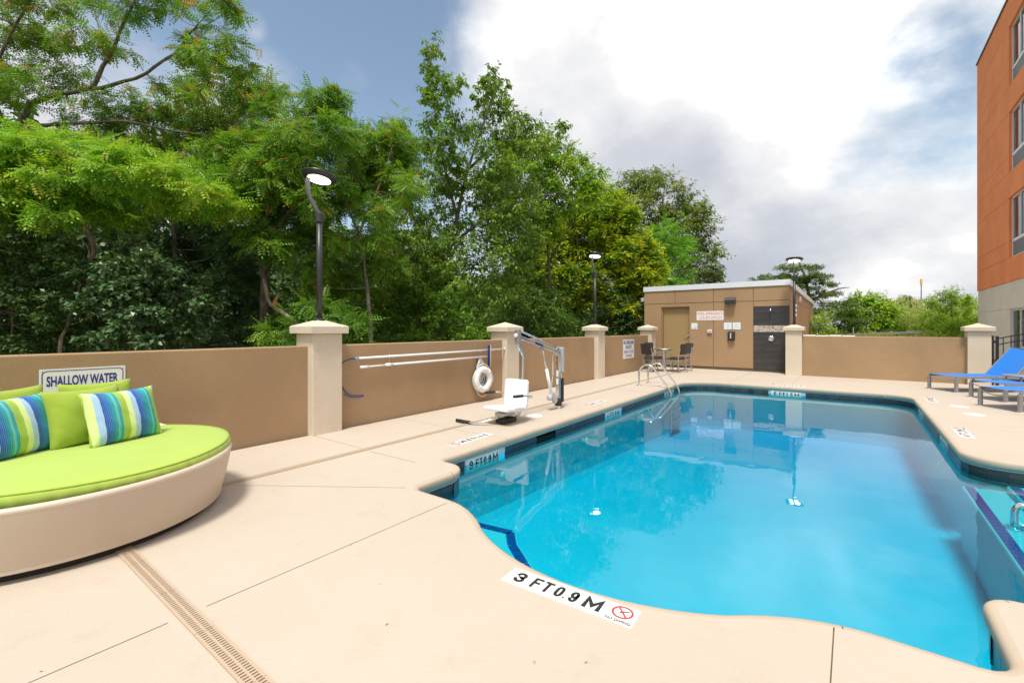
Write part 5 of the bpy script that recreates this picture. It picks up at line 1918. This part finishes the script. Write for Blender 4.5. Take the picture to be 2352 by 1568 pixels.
def frond_quads(P, D, N, L, tint, pairs=6):
    """pinnate leaves"""
    D = unit(D)
    S = unit(np.cross(D, N))
    N = unit(np.cross(S, D))
    n = len(P)
    Ls = np.broadcast_to(np.asarray(L), (n,))[:, None]
    Vs, Fs, Ts = [], [], []
    base = 0
    for k in range(pairs + 1):
        u = 0.18 + 0.82 * k / pairs
        C = P + D * Ls * u - N * Ls * (0.16 * u * u)
        for sg in ((1, -1) if k < pairs else (0,)):
            ll = Ls[:, 0] * 0.27 * (1 - 0.25 * abs(u - .5))
            ax = S * sg + D * (0.45 if sg else 1.0) - N * 0.25
            v, f, t_ = leaf_quads(C, ax, N, ll, ll * 0.46, tint, .1)
            Vs.append(v)
            Fs.append(f + base)
            Ts.append(t_)
            base += len(v)
    return np.concatenate(Vs), np.concatenate(Fs), np.concatenate(Ts)


def in_poly(x, y, poly):
    c = False
    n = len(poly)
    for i in range(n):
        x1, y1 = poly[i]
        x2, y2 = poly[(i + 1) % n]
        if (y1 > y) != (y2 > y) and x < (x2 - x1) * (y - y1) / (y2 - y1) + x1:
            c = not c
    return c


def scatter(poly, n, rg, sep):
    xs_ = [q[0] for q in poly]
    ys_ = [q[1] for q in poly]
    out = []
    tries = 0
    while len(out) < n and tries < n * 60:
        tries += 1
        x, y = rg.uniform(min(xs_), max(xs_)), rg.uniform(min(ys_), max(ys_))
        if not in_poly(x, y, poly):
            continue
        if all((x - a) ** 2 + (y - b) ** 2 > sep * sep for a, b in out):
            out.append((x, y))
        elif tries % 9 == 0:
            sep *= .97
    return out


def tree(name, label, f, crowns, trunks, leaf, mat, cat='tree', group='trees beyond the wall', kind='simple', df=0.9, flat=.7, twigs=34, per=12, lsize=.09, lwid=.42,
         spread=1.0, droop=.35, bark_m='bark', tr=.085, seed=1, tint_lo=0.0, tint_hi=.9, tip_tint=0.0, base_z=None, base_shift=0.0, stemlets=True, rare=.03):
    """crowns: list of (outline on the survey sheet, clump count, clump radius in sheet units, depth shift)
       trunks: list of outlines [(u, v), ...] from the root up"""
    rg = np.random.default_rng(seed)
    wood = MB()
    tpts = []
    for ti, tl in enumerate(trunks):
        pts_ = [spot(u, v, f + (q[2] if len(q) > 2 else 0)) for q in tl for u, v in [(q[0], q[1])]]
        if ti == 0:
            p0 = pts_[0].copy()
            p0.z = terrain_h(p0.x, p0.y) - .1
            if pts_[0].z - p0.z > .15:
                pts_ = [p0] + pts_
        sm = catmull(pts_, 4)
        for i, q in enumerate(sm):
            wob = .018 * math.sin(i * 1.7 + ti) * min(1.0, i / 3)
            q += Vector((wob, -wob, 0))
        r0 = tr * (1.0 if ti == 0 else .55)
        wood.tube(sm, [max(.010, r0 * (1 - .80 * i / (len(sm) - 1))) for i in range(len(sm))], 8)
        tpts += sm
    Vs, Fs, Ts = [], [], []
    base = 0
    rmax = max(q[2] for q in crowns)
    for poly, n, rad, dz in crowns:
        for (u, v) in scatter(poly, n, rg, rad * .8):
            ff = f + dz + rg.uniform(-df, df)
            c = np.array(spot(u, v, ff))
            rr = rad * ff / 1045.0 * rg.uniform(.75, 1.3)
            R = np.array([rr, rr, rr * flat]) * spread
            # limb from the nearest lower trunk point
            best = min(tpts, key=lambda q: (q - Vector(c)).length + 2.0 * max(0, q.z - c[2] + .1))
            a, b = best, Vector(c)
            midp = a.lerp(b, .55) + Vector((rg.uniform(-.1, .1), rg.uniform(-.1, .1), -.06 * (b - a).length + rg.uniform(-.05, .05)))
            ln = (b - a).length
            if ln > .05:
                wood.tube(catmull([a, midp, b], 3), [max(.006, min(.03, .009 * ln) * (1 - .13 * i)) for i in range(7)], 5, caps=False)
            nt = max(5, int(twigs * rg.uniform(.8, 1.2) * (rad / rmax) ** 1.5))
            d = unit(rg.normal(size=(nt, 3)) + np.array([0, 0, .12]))
            tip = c + d * R * (rg.uniform(.45, 1.0, (nt, 1)) ** .6) * np.where(rg.random((nt, 1)) < .12, rg.uniform(1.2, 1.7, (nt, 1)), 1.0)
            st = c + d * R * .12 + rg.normal(size=(nt, 3)) * rr * .08
            if stemlets:
                for i in range(0, nt, 3):
                    wood.tube([Vector(st[i]), Vector((st[i] + tip[i]) / 2 + np.array([0, 0, .03 * rr])), Vector(tip[i])], [.006, .004, .002], 3, caps=False)
            # leaves along each twig
            s_ = rg.uniform(.22, 1.05, (nt, per, 1))
            P = st[:, None] + (tip - st)[:, None] * s_ + rg.normal(size=(nt, per, 3)) * rr * .07
            tw = unit(tip - st)[:, None] + np.zeros((nt, per, 1))
            side = unit(np.cross(tw, np.array([0, 0, 1.0]) + rg.normal(size=(nt, per, 3)) * .3))
            sg = np.where(rg.random((nt, per, 1)) < .5, 1, -1)
            D = tw * .55 + side * sg * .8 + rg.normal(size=(nt, per, 3)) * .35 + np.array([0, 0, -droop])
            Nn = np.array([0, 0, 1.0]) + rg.normal(size=(nt, per, 3)) * .45 + tw * .2
            P, D, Nn = P.reshape(-1, 3), D.reshape(-1, 3), Nn.reshape(-1, 3)
            m_ = len(P)
            tn = rg.uniform(tint_lo, tint_hi, m_) * .6 + rg.uniform(tint_lo, tint_hi) * .4
            if tip_tint > 0:
                tn = np.clip(tn * .55 + tip_tint * np.clip(s_.reshape(-1) - .55, 0, 1) * 1.6 * rg.uniform(.2, 1.2, m_) * (.45 + .75 * rg.random()), 0, 1)
            hit = rg.random(m_) < rare
            tn[hit] = rg.uniform(.93, 1.0, hit.sum())
            sz = lsize * rg.uniform(.7, 1.25, m_)
            if leaf == 'frond':
                v_, f_, t_ = frond_quads(P, D, Nn, sz, tn, 5)
            else:
                v_, f_, t_ = leaf_quads(P, D, Nn, sz, sz * lwid, tn)
            Vs.append(v_)
            Fs.append(f_ + base)
            Ts.append(t_)
            base += len(v_)
    root = empty(name, tuple(tpts[0]))
    obj('trunk' if cat == 'tree' else 'stem', wood, bark_m, root, smooth=True)
    me = np_mesh('crown', np.concatenate(Vs), np.concatenate(Fs), np.concatenate(Ts), mat)
    link(bpy.data.objects.new('crown' if cat == 'tree' else 'foliage', me), root)
    tag(root, label, cat, group)
    return root


# --- black locusts on the left
tree('locust_tree', 'tall locust tree reaching out of the top left corner on dark limbs', 9.6,
     [([(-200, -160), (260, -160), (380, -40), (330, 90), (200, 150), (60, 260), (-200, 300)], 42, 50, .3), ([(330, -60), (540, 10), (545, 90), (450, 130), (400, 60)], 9, 40, -.2), ([(420, 120), (560, 130), (640, 180), (620, 260), (500, 300), (380, 220)], 16, 34, 0),
      ([(180, 220), (420, 240), (600, 320), (520, 380), (150, 350)], 22, 46, .4)],
     [[(-40, 560), (10, 420), (45, 290), (75, 238), (140, 216), (210, 205), (310, 180), (400, 122), (450, 60)], [(45, 290), (160, 285), (290, 280), (420, 305), (520, 300)], [(30, 330), (-20, 180), (60, 20), (120, -120)], [(210, 205), (250, 130), (300, 20), (330, -60)]],
     'frond', 'leaf_locust', twigs=18, per=7, lsize=.25, seed=3, tint_lo=.2, tr=.085, rare=.12, flat=.62)
tree('locust_tree', 'bright yellow-green young locust spreading low over the daybed wall', 7.7,
     [([(-200, 340), (60, 300), (200, 320), (400, 375), (540, 440), (545, 480), (430, 470), (300, 490), (100, 515), (-200, 545)], 64, 52, 0)],
     [[(205, 640), (215, 560), (180, 470), (240, 420), (330, 400)], [(180, 470), (60, 400), (-60, 380)], [(240, 430), (400, 440), (510, 460)]],
     'frond', 'leaf_young', twigs=20, per=8, lsize=.235, seed=4, tint_lo=.1, tint_hi=.95, tr=.05, rare=.05, flat=.42, bark_m='bark_pale')
tree('locust_tree', 'mid green locust in second row, between the corner tree and the lamp', 12.0,
     [([(380, 230), (520, 140), (640, 190), (660, 260), (720, 330), (690, 480), (560, 500), (380, 480), (300, 340)], 34, 46, 0)],
     [[(400, 700), (405, 560), (430, 430), (500, 320), (580, 220)], [(430, 430), (600, 380)]], 'frond', 'leaf_locust', twigs=18, per=7, lsize=.26, seed=5, tint_lo=.2, tint_hi=.8, tr=.11, rare=.05)
tree('locust_tree', 'locust with pale bark and a snapped limb standing left of the nearest lamp', 8.8,
     [([(500, 350), (590, 320), (700, 300), (760, 420), (720, 470), (560, 500), (480, 440)], 30, 46, .1), ([(640, 290), (700, 250), (740, 188), (800, 240), (815, 300), (740, 330)], 12, 38, 0), ([(640, 480), (760, 470), (740, 600), (660, 620), (560, 540)], 14, 38, .2), ([(580, 740), (670, 720), (660, 790), (590, 800)], 6, 28, -.4)],
     [[(598, 800), (608, 690), (604, 600), (598, 520), (590, 450), (640, 360), (720, 250)], [(598, 520), (560, 440), (520, 400)], [(600, 560), (680, 470), (740, 400)]],
     'frond', 'leaf_locust', twigs=20, per=8, lsize=.24, seed=6, tint_lo=.15, tint_hi=.85, tr=.105, rare=.03, flat=.6)
tree('locust_tree', 'slim leaning locust just right of the nearest lamp', 9.4,
     [([(740, 330), (905, 285), (945, 350), (930, 470), (880, 520), (760, 480)], 26, 44, .2), ([(740, 540), (850, 520), (900, 620), (800, 720), (720, 660)], 16, 40, .4)],
     [[(852, 800), (848, 715), (838, 610), (826, 540), (870, 430), (900, 340)], [(826, 540), (780, 440), (740, 400)]], 'frond', 'leaf_locust', twigs=20, per=8, lsize=.24, seed=8, tint_lo=.25, tint_hi=.9, tr=.055, bark_m='bark_pale', rare=.04)
# snapped limb
r = empty('broken_branch', tuple(spot(640, 700, 8.5)))
obj('limb', MB().tube(catmull([spot(606, 640, 8.6), spot(612, 670, 8.55), spot(622, 700, 8.5), spot(655, 722, 8.4), spot(700, 760, 8.3), spot(720, 800, 8.3)], 4), [.035] * 10 + [.04] * 11, 8), 'bark_pale', r, smooth=True)
obj('splinter', MB().tube([spot(628, 704, 8.45), spot(633, 690, 8.45), spot(640, 672, 8.45)], [.05, .035, .004], 6), 'split_wood', r)
tag(r, 'snapped pale branch with orange split wood left of the nearest lamp post', 'branch')
tree('bare_sapling', 'thin pale leaning sapling stem in the dark undergrowth behind the daybed', 7.3,
     [([(150, 690), (200, 640), (230, 680), (180, 740)], 4, 26, .1)], [[(140, 800), (160, 730), (185, 660), (205, 590), (190, 550)]], 'simple', 'leaf_dark', twigs=14, per=8, lsize=.07, seed=9, tr=.035, bark_m='bark_pale', cat='tree')
# --- wild cherry, open top
tree('cherry_tree', 'tallest open-crowned cherry tree rising to a thin leader mid picture', 12.6,
     [([(983, 98), (994, 98), (1002, 160), (1060, 205), (1010, 240), (965, 240), (978, 170)], 15, 25, 0), ([(1130, 155), (1165, 205), (1165, 260), (1120, 280), (1090, 230)], 12, 27, 0), ([(1180, 250), (1230, 295), (1290, 290), (1250, 350), (1160, 340)], 13, 28, 0),
      ([(910, 290), (1000, 260), (1130, 300), (1200, 380), (1080, 440), (920, 430)], 36, 33, 0), ([(880, 430), (1200, 400), (1240, 540), (1160, 700), (880, 720), (850, 560)], 60, 44, .3), ([(870, 560), (1000, 540), (1080, 660), (1010, 740), (880, 700)], 22, 36, -1.0)],
     [[(1010, 800), (1030, 640), (1050, 500), (1075, 390), (1105, 300), (1145, 180)], [(1050, 500), (1020, 380), (1000, 260), (988, 120)], [(1040, 560), (1130, 490), (1210, 460), (1290, 440)], [(1075, 390), (1160, 320), (1260, 310)], [(1020, 600), (940, 480), (930, 340)]],
     'simple', 'leaf_cherry', twigs=30, per=12, lsize=.125, lwid=.40, droop=.6, seed=10, tr=.085, rare=.015, flat=.85, tint_lo=.2, tint_hi=.95)
tree('elm_tree', 'rounded bright green tree between the cherry and the yellow-green tree', 17.5,
     [([(1140, 340), (1230, 312), (1330, 350), (1385, 420), (1385, 445), (1310, 480), (1250, 560), (1170, 640), (1120, 480)], 54, 38, 0)],
     [[(1260, 780), (1262, 640), (1255, 520), (1250, 400)], [(1262, 600), (1330, 480)], [(1255, 560), (1180, 440)]], 'simple', 'leaf_mid', twigs=34, per=14, lsize=.15, lwid=.42, droop=.4, seed=12, tr=.1, rare=.06, tint_hi=.9)
tree('willow_oak', 'yellow-green tree with golden tips behind the middle lamp post', 22.0,
     [([(1270, 520), (1390, 442), (1450, 500), (1500, 580), (1512, 640), (1480, 700), (1440, 790), (1230, 790), (1205, 660)], 105, 42, 0)],
     [[(1370, 790), (1372, 700), (1368, 600), (1370, 480)], [(1372, 660), (1450, 580)], [(1370, 680), (1290, 600)]], 'simple', 'leaf_yellow', twigs=50, per=18, lsize=.21, lwid=.28, droop=.1, seed=13, tr=.12, tip_tint=1.7, tint_hi=.8, rare=0.0)
tree('oak_tree', 'olive green rounded tree standing right behind the pool house roof', 32.0,
     [([(1390, 450), (1440, 410), (1500, 395), (1560, 412), (1620, 490), (1650, 580), (1668, 660), (1470, 700), (1420, 560)], 95, 32, 0)],
     [[(1540, 780), (1538, 660), (1530, 560), (1520, 450)], [(1536, 620), (1600, 540)], [(1532, 600), (1460, 520)]], 'simple', 'leaf_olive', twigs=30, per=13, lsize=.22, lwid=.40, seed=14, tr=.16, rare=0.0, df=1.6)
tree('small_locust', 'small fresh green locust in front of the olive tree', 27.5,
     [([(1500, 510), (1545, 488), (1590, 540), (1600, 610), (1570, 660), (1500, 650), (1490, 580)], 16, 26, 0)],
     [[(1535, 790), (1540, 690), (1545, 600), (1540, 520)]], 'frond', 'leaf_young', twigs=16, per=7, lsize=.42, seed=15, tr=.06, tint_hi=.5, rare=.0)
# --- undergrowth behind the left wall
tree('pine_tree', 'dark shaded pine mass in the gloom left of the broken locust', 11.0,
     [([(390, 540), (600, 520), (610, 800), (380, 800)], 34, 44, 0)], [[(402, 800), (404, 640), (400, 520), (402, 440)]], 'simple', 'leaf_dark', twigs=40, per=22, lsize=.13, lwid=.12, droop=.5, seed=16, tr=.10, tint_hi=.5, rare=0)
tree('holly_shrub', 'dark bluish glossy-leaved shrub behind the wall above the daybed', 7.3,
     [([(200, 620), (300, 560), (440, 640), (460, 800), (130, 810), (160, 720)], 40, 40, 0)], [[(300, 830), (305, 740), (310, 640)]], 'simple', 'leaf_gloss', cat='shrub', group='undergrowth behind the left wall', twigs=30, per=11, lsize=.085, lwid=.62, seed=17, tr=.03, rare=.0)
tree('privet_shrub', 'tangled dark shrub at the far left edge above the wall', 7.5,
     [([(-150, 560), (120, 540), (200, 640), (140, 800), (-150, 830)], 44, 46, .2)], [[(20, 830), (30, 720), (40, 600)]], 'simple', 'leaf_dark', cat='shrub', group='undergrowth behind the left wall', twigs=34, per=12, lsize=.075, lwid=.5, seed=18, tr=.03, tint_lo=.2, tint_hi=1, rare=.0)
tree('vine_mound', 'green vine-covered mound above the wall behind the pool poles', 11.2,
     [([(830, 700), (930, 640), (1060, 690), (1120, 790), (820, 800)], 40, 32, 0)], [[(960, 830), (965, 760), (960, 690)]], 'simple', 'leaf_mid', cat='shrub', group='undergrowth behind the left wall', twigs=28, per=12, lsize=.07, lwid=.62, seed=19, tr=.02, tint_hi=.55, rare=.004)
tree('sumac_shrub', 'low feathery green shrub between nearest pillar and the vine mound', 8.2,
     [([(690, 700), (800, 690), (850, 800), (640, 810)], 16, 34, 0)], [[(745, 830), (748, 770), (750, 720)]], 'frond', 'leaf_locust', cat='shrub', group='undergrowth behind the left wall', twigs=14, per=7, lsize=.24, seed=20, tr=.02, tint_hi=.6, rare=.0)
tree('laurel_shrub', 'dark green shrub band behind the lift arm and middle pillars', 17.0,
     [([(1090, 660), (1200, 620), (1290, 680), (1340, 800), (1090, 800)], 50, 36, .3)], [[(1210, 830), (1215, 760), (1215, 690)]], 'simple', 'leaf_cherry', cat='shrub', group='undergrowth behind the left wall', twigs=30, per=12, lsize=.12, lwid=.4, seed=21, tr=.03, tint_hi=.55, rare=.0)
tree('bay_shrub', 'dark green shrub behind the lifeguard sign below the yellow-green tree', 21.0,
     [([(1330, 690), (1480, 690), (1490, 800), (1330, 800)], 26, 28, 0)], [[(1410, 820), (1412, 760), (1412, 720)]], 'simple', 'leaf_dark', cat='shrub', group='undergrowth behind the left wall', twigs=30, per=12, lsize=.14, lwid=.4, seed=22, tr=.03, tint_lo=.3, tint_hi=1, rare=.0)

# --- beyond the back wall
tree('cedar_tree', 'layered dark green cedar behind the right end of the pool house', 31.0,
     [([(1735, 640), (1800, 628), (1850, 655), (1760, 665)], 8, 20, -.3), ([(1800, 612), (1840, 600), (1900, 625), (1890, 650), (1800, 645)], 10, 20, 0), ([(1830, 640), (1945, 655), (1950, 672), (1840, 690)], 10, 19, 0), ([(1850, 680), (1950, 690), (1990, 740), (1960, 790), (1850, 790)], 26, 24, 0)],
     [[(1862, 790), (1860, 700), (1850, 640), (1835, 602)], [(1860, 690), (1920, 665), (1950, 660)], [(1855, 660), (1790, 645), (1740, 640)]], 'simple', 'leaf_cedar', group='plants on the bank', twigs=34, per=16, lsize=.20, lwid=.22, flat=.38, droop=.1, seed=23, tr=.16, rare=0, df=1.2)
tree('maple_tree', 'low bushy bright green tree right of the cedar', 33.0,
     [([(1935, 700), (1985, 675), (2040, 690), (2060, 720), (2050, 790), (1930, 790)], 34, 22, 0)], [[(1990, 800), (1990, 740), (1992, 700)]], 'simple', 'leaf_mid', group='plants on the bank', twigs=30, per=13, lsize=.20, lwid=.45, seed=24, tr=.08, rare=.0, df=1.2, tint_lo=.3)
tree('poplar_tree', 'small distant dark green tree peeking over the reeds', 48.0,
     [([(2052, 700), (2062, 686), (2095, 684), (2102, 720), (2098, 760), (2054, 760)], 16, 16, 0)], [[(2077, 790), (2077, 740), (2077, 700)]], 'simple', 'leaf_cedar', group='plants on the bank', twigs=26, per=12, lsize=.30, lwid=.45, seed=25, tr=.12, rare=0, tint_lo=.2)
tree('willow_bush', 'loose light green bush beside the hotel corner', 25.5,
     [([(2130, 690), (2180, 664), (2235, 690), (2250, 740), (2240, 790), (2150, 790), (2130, 740)], 36, 20, 0), ([(2140, 740), (2215, 735), (2215, 785), (2150, 785)], 10, 18, -2.0)], [[(2185, 790), (2186, 740), (2184, 690)], [(2186, 760), (2220, 710)], [(2186, 760), (2150, 720)]], 'simple', 'leaf_mid', group='plants on the bank', cat='shrub', twigs=24, per=11, lsize=.16, lwid=.26, seed=26, tr=.05, rare=0, tint_lo=.35, df=.8)
tree('bank_thicket', 'green thicket behind the guard rail under the distant sign', 37.0,
     [([(2050, 730), (2150, 715), (2260, 720), (2260, 790), (2040, 790)], 36, 20, 0)], [[(2120, 800), (2122, 750), (2122, 735)]], 'simple', 'leaf_mid', group='plants on the bank', cat='shrub', twigs=24, per=11, lsize=.22, lwid=.4, seed=27, tr=.05, rare=0, tint_lo=.1)
cm = tree('crape_myrtle', 'pink-flowering shrub at the pool house side wall', 20.5,
          [([(1872, 735), (1890, 722), (1905, 740), (1908, 790), (1870, 790)], 12, 17, 0)], [[(1886, 800), (1887, 770), (1888, 740)]], 'simple', 'leaf_mid', group='plants on the bank', cat='shrub', twigs=22, per=10, lsize=.10, lwid=.45, seed=28, tr=.02, rare=0, tint_lo=.3)
rg = np.random.default_rng(5)
P = []
for (u, v) in ((1880, 738), (1893, 722), (1897, 731), (1875, 752), (1900, 745), (1884, 765), (1871, 742)):
    P.append(np.array(spot(u, v, 20.1)) + rg.normal(size=(40, 3)) * .055)
P = np.concatenate(P)
v_, f_, t_ = leaf_quads(P, rg.normal(size=P.shape), rg.normal(size=P.shape), .05, .04, rg.random(len(P)))
link(bpy.data.objects.new('blossom', np_mesh('blossom', v_, f_, t_, 'petal_pink')), cm)


def reeds(name, label, u0, u1, f, n, h0, h1, seed):
    rg = np.random.default_rng(seed)
    Vs, Fs, Ts = [], [], []
    base = 0
    for i in range(n):
        u = rg.uniform(u0, u1)
        b = spot(u, 760, f + rg.uniform(-1.5, 1.5))
        b.z = terrain_h(b.x, b.y)
        h = rg.uniform(h0, h1)
        lean = rg.normal(size=2) * .10
        tip = b + Vector((lean[0] * h, lean[1] * h, h))
        # stalk
        P = np.array([b])
        v_, f_, t_ = leaf_quads(P, np.array([tip - b]), rg.normal(size=(1, 3)), np.array([h]), np.array([.035]), np.array([rg.uniform(.3, .6)]))
        parts_ = [(v_, f_, t_)]
        k = 11
        s_ = rg.uniform(.2, .9, (k, 1))
        P = np.array(b) + (np.array(tip) - np.array(b)) * s_
        D = rg.normal(size=(k, 3)) * np.array([1, 1, .2]) + np.array([0, 0, .65])
        ll = rg.uniform(.4, .75, k)
        parts_.append(leaf_quads(P, D, rg.normal(size=(k, 3)) * .4 + np.array([0, 0, 1]), ll, ll * .085, rg.uniform(0, .8, k)))
        if rg.random() < .55:
            P = np.array([tip - Vector((0, 0, .1))] * 4) + rg.normal(size=(4, 3)) * .03
            parts_.append(leaf_quads(P, rg.normal(size=(4, 3)) * .25 + np.array([0, 0, 1]), rg.normal(size=(4, 3)), np.full(4, .5), np.full(4, .06), rg.uniform(.9, 1, 4)))
        for v_, f_, t_ in parts_:
            Vs.append(v_)
            Fs.append(f_ + base)
            Ts.append(t_)
            base += len(v_)
    o = bpy.data.objects.new(name, np_mesh(name, np.concatenate(Vs), np.concatenate(Fs), np.concatenate(Ts), 'leaf_reed'))
    COL.objects.link(o)
    o['kind'] = 'stuff'
    tag(o, label, 'reeds')


reeds('reed_bed', 'pale green tall reeds with tan plumes behind the guard rail', 2022, 2250, 33.5, 330, 1.3, 2.6, 31)

# grass on the bank
rg = np.random.default_rng(77)
n = 9000
gx, gyy = rg.uniform(-1.5, 11, n), rg.uniform(20, 37, n)
gz = np.array([terrain_h(a, b) for a, b in zip(gx, gyy)])
P = np.stack([gx, gyy, gz - .01], 1)
D = rg.normal(size=(n, 3)) * .35 + np.array([0, 0, 1])
ll = rg.uniform(.07, .20, n)
v_, f_, t_ = leaf_quads(P, D, rg.normal(size=(n, 3)), ll, ll * .14, rg.random(n))
o = bpy.data.objects.new('bank_grass', np_mesh('bank_grass', v_, f_, t_, 'grass_blade'))
COL.objects.link(o)
o['kind'] = 'stuff'
tag(o, 'dry yellow-green grass on the bank beyond the back wall', 'grass')

# the wood further back, seen only as dark depth between the nearer trees
rg = np.random.default_rng(41)
n = 230000
Xw = -rg.uniform(13, 30, n)
Yw = rg.uniform(-26, 46, n)
topz = 5.2 + 1.2 * np.sin(Yw * .55) + .9 * np.sin(Yw * 1.3 + Xw * .7) + .6 * np.sin(Yw * 2.9 + 2)
topz *= np.clip(1.05 - (Yw - 10) / 60, .6, 1.1) * (0.72 + .030 * (-Xw - 12))
Zw = rg.uniform(0, 1, n) ** .8 * topz
cl = rg.normal(size=(n, 3)) * .05
P = np.stack([Xw, Yw, Zw], 1)
cell = np.sin(P[:, 0] * 2.3) + np.sin(P[:, 1] * 2.1 + P[:, 2]) + np.sin(P[:, 2] * 2.7 + P[:, 0])
keep = cell > -1.5
P = P[keep]
n = len(P)
D = rg.normal(size=(n, 3)) + np.array([0, 0, -.3])
ll = rg.uniform(.18, .34, n) * (1 + .04 * (-P[:, 0] - 13))
v_, f_, t_ = leaf_quads(P, D, rg.normal(size=(n, 3)) * .6 + np.array([0, 0, 1]), ll, ll * .55, rg.uniform(.2, 1, n))
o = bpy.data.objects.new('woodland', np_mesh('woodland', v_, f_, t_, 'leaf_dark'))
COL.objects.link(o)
o['kind'] = 'stuff'
tag(o, 'dark mass of woodland deep behind the nearer trees', 'woodland')
for i in range(16):
    x, y = -rg.uniform(11.5, 17), -6 + i * 1.9 + rg.uniform(-.5, .5)
    t0 = MB().tube(catmull([(x, y, -.3), (x + rg.uniform(-.2, .2), y + rg.uniform(-.2, .2), 1.6), (x + rg.uniform(-.3, .3), y + rg.uniform(-.4, .4), 3.2), (x + rg.uniform(-.5, .5), y + rg.uniform(-.6, .6), 4.6)], 3), [.11 - .007 * k for k in range(10)], 7)
    q = obj('trunk', t0, 'bark', o, smooth=True)

# a few dry leaf bits blown onto the deck
rg = np.random.default_rng(91)
n = 70
P = np.stack([rg.uniform(-5.4, 0.6, n), rg.uniform(-0.5, 2.3, n), np.full(n, .004)], 1)
P[:40, 0] = rg.uniform(-5.45, -3.7, 40)
P[:40, 1] = rg.uniform(1.9, 12, 40)
P = P[[not ((q[0] + 4.53) ** 2 + (q[1] - .67) ** 2 < 1.1) for q in P]]
n = len(P)
D = rg.normal(size=(n, 3)) * np.array([1, 1, .08]) + np.array([0, 0, .05])
ll = rg.uniform(.008, .022, n)
v_, f_, t_ = leaf_quads(P, D, np.array([0, 0, 1.0]) + rg.normal(size=(n, 3)) * .25, ll, ll * .45, rg.uniform(.6, 1, n))
o = bpy.data.objects.new('leaf_litter', np_mesh('leaf_litter', v_, f_, t_, 'grass_blade'))
COL.objects.link(o)
o['kind'] = 'stuff'
tag(o, 'tiny dry leaf bits scattered over the beige deck', 'leaf litter')
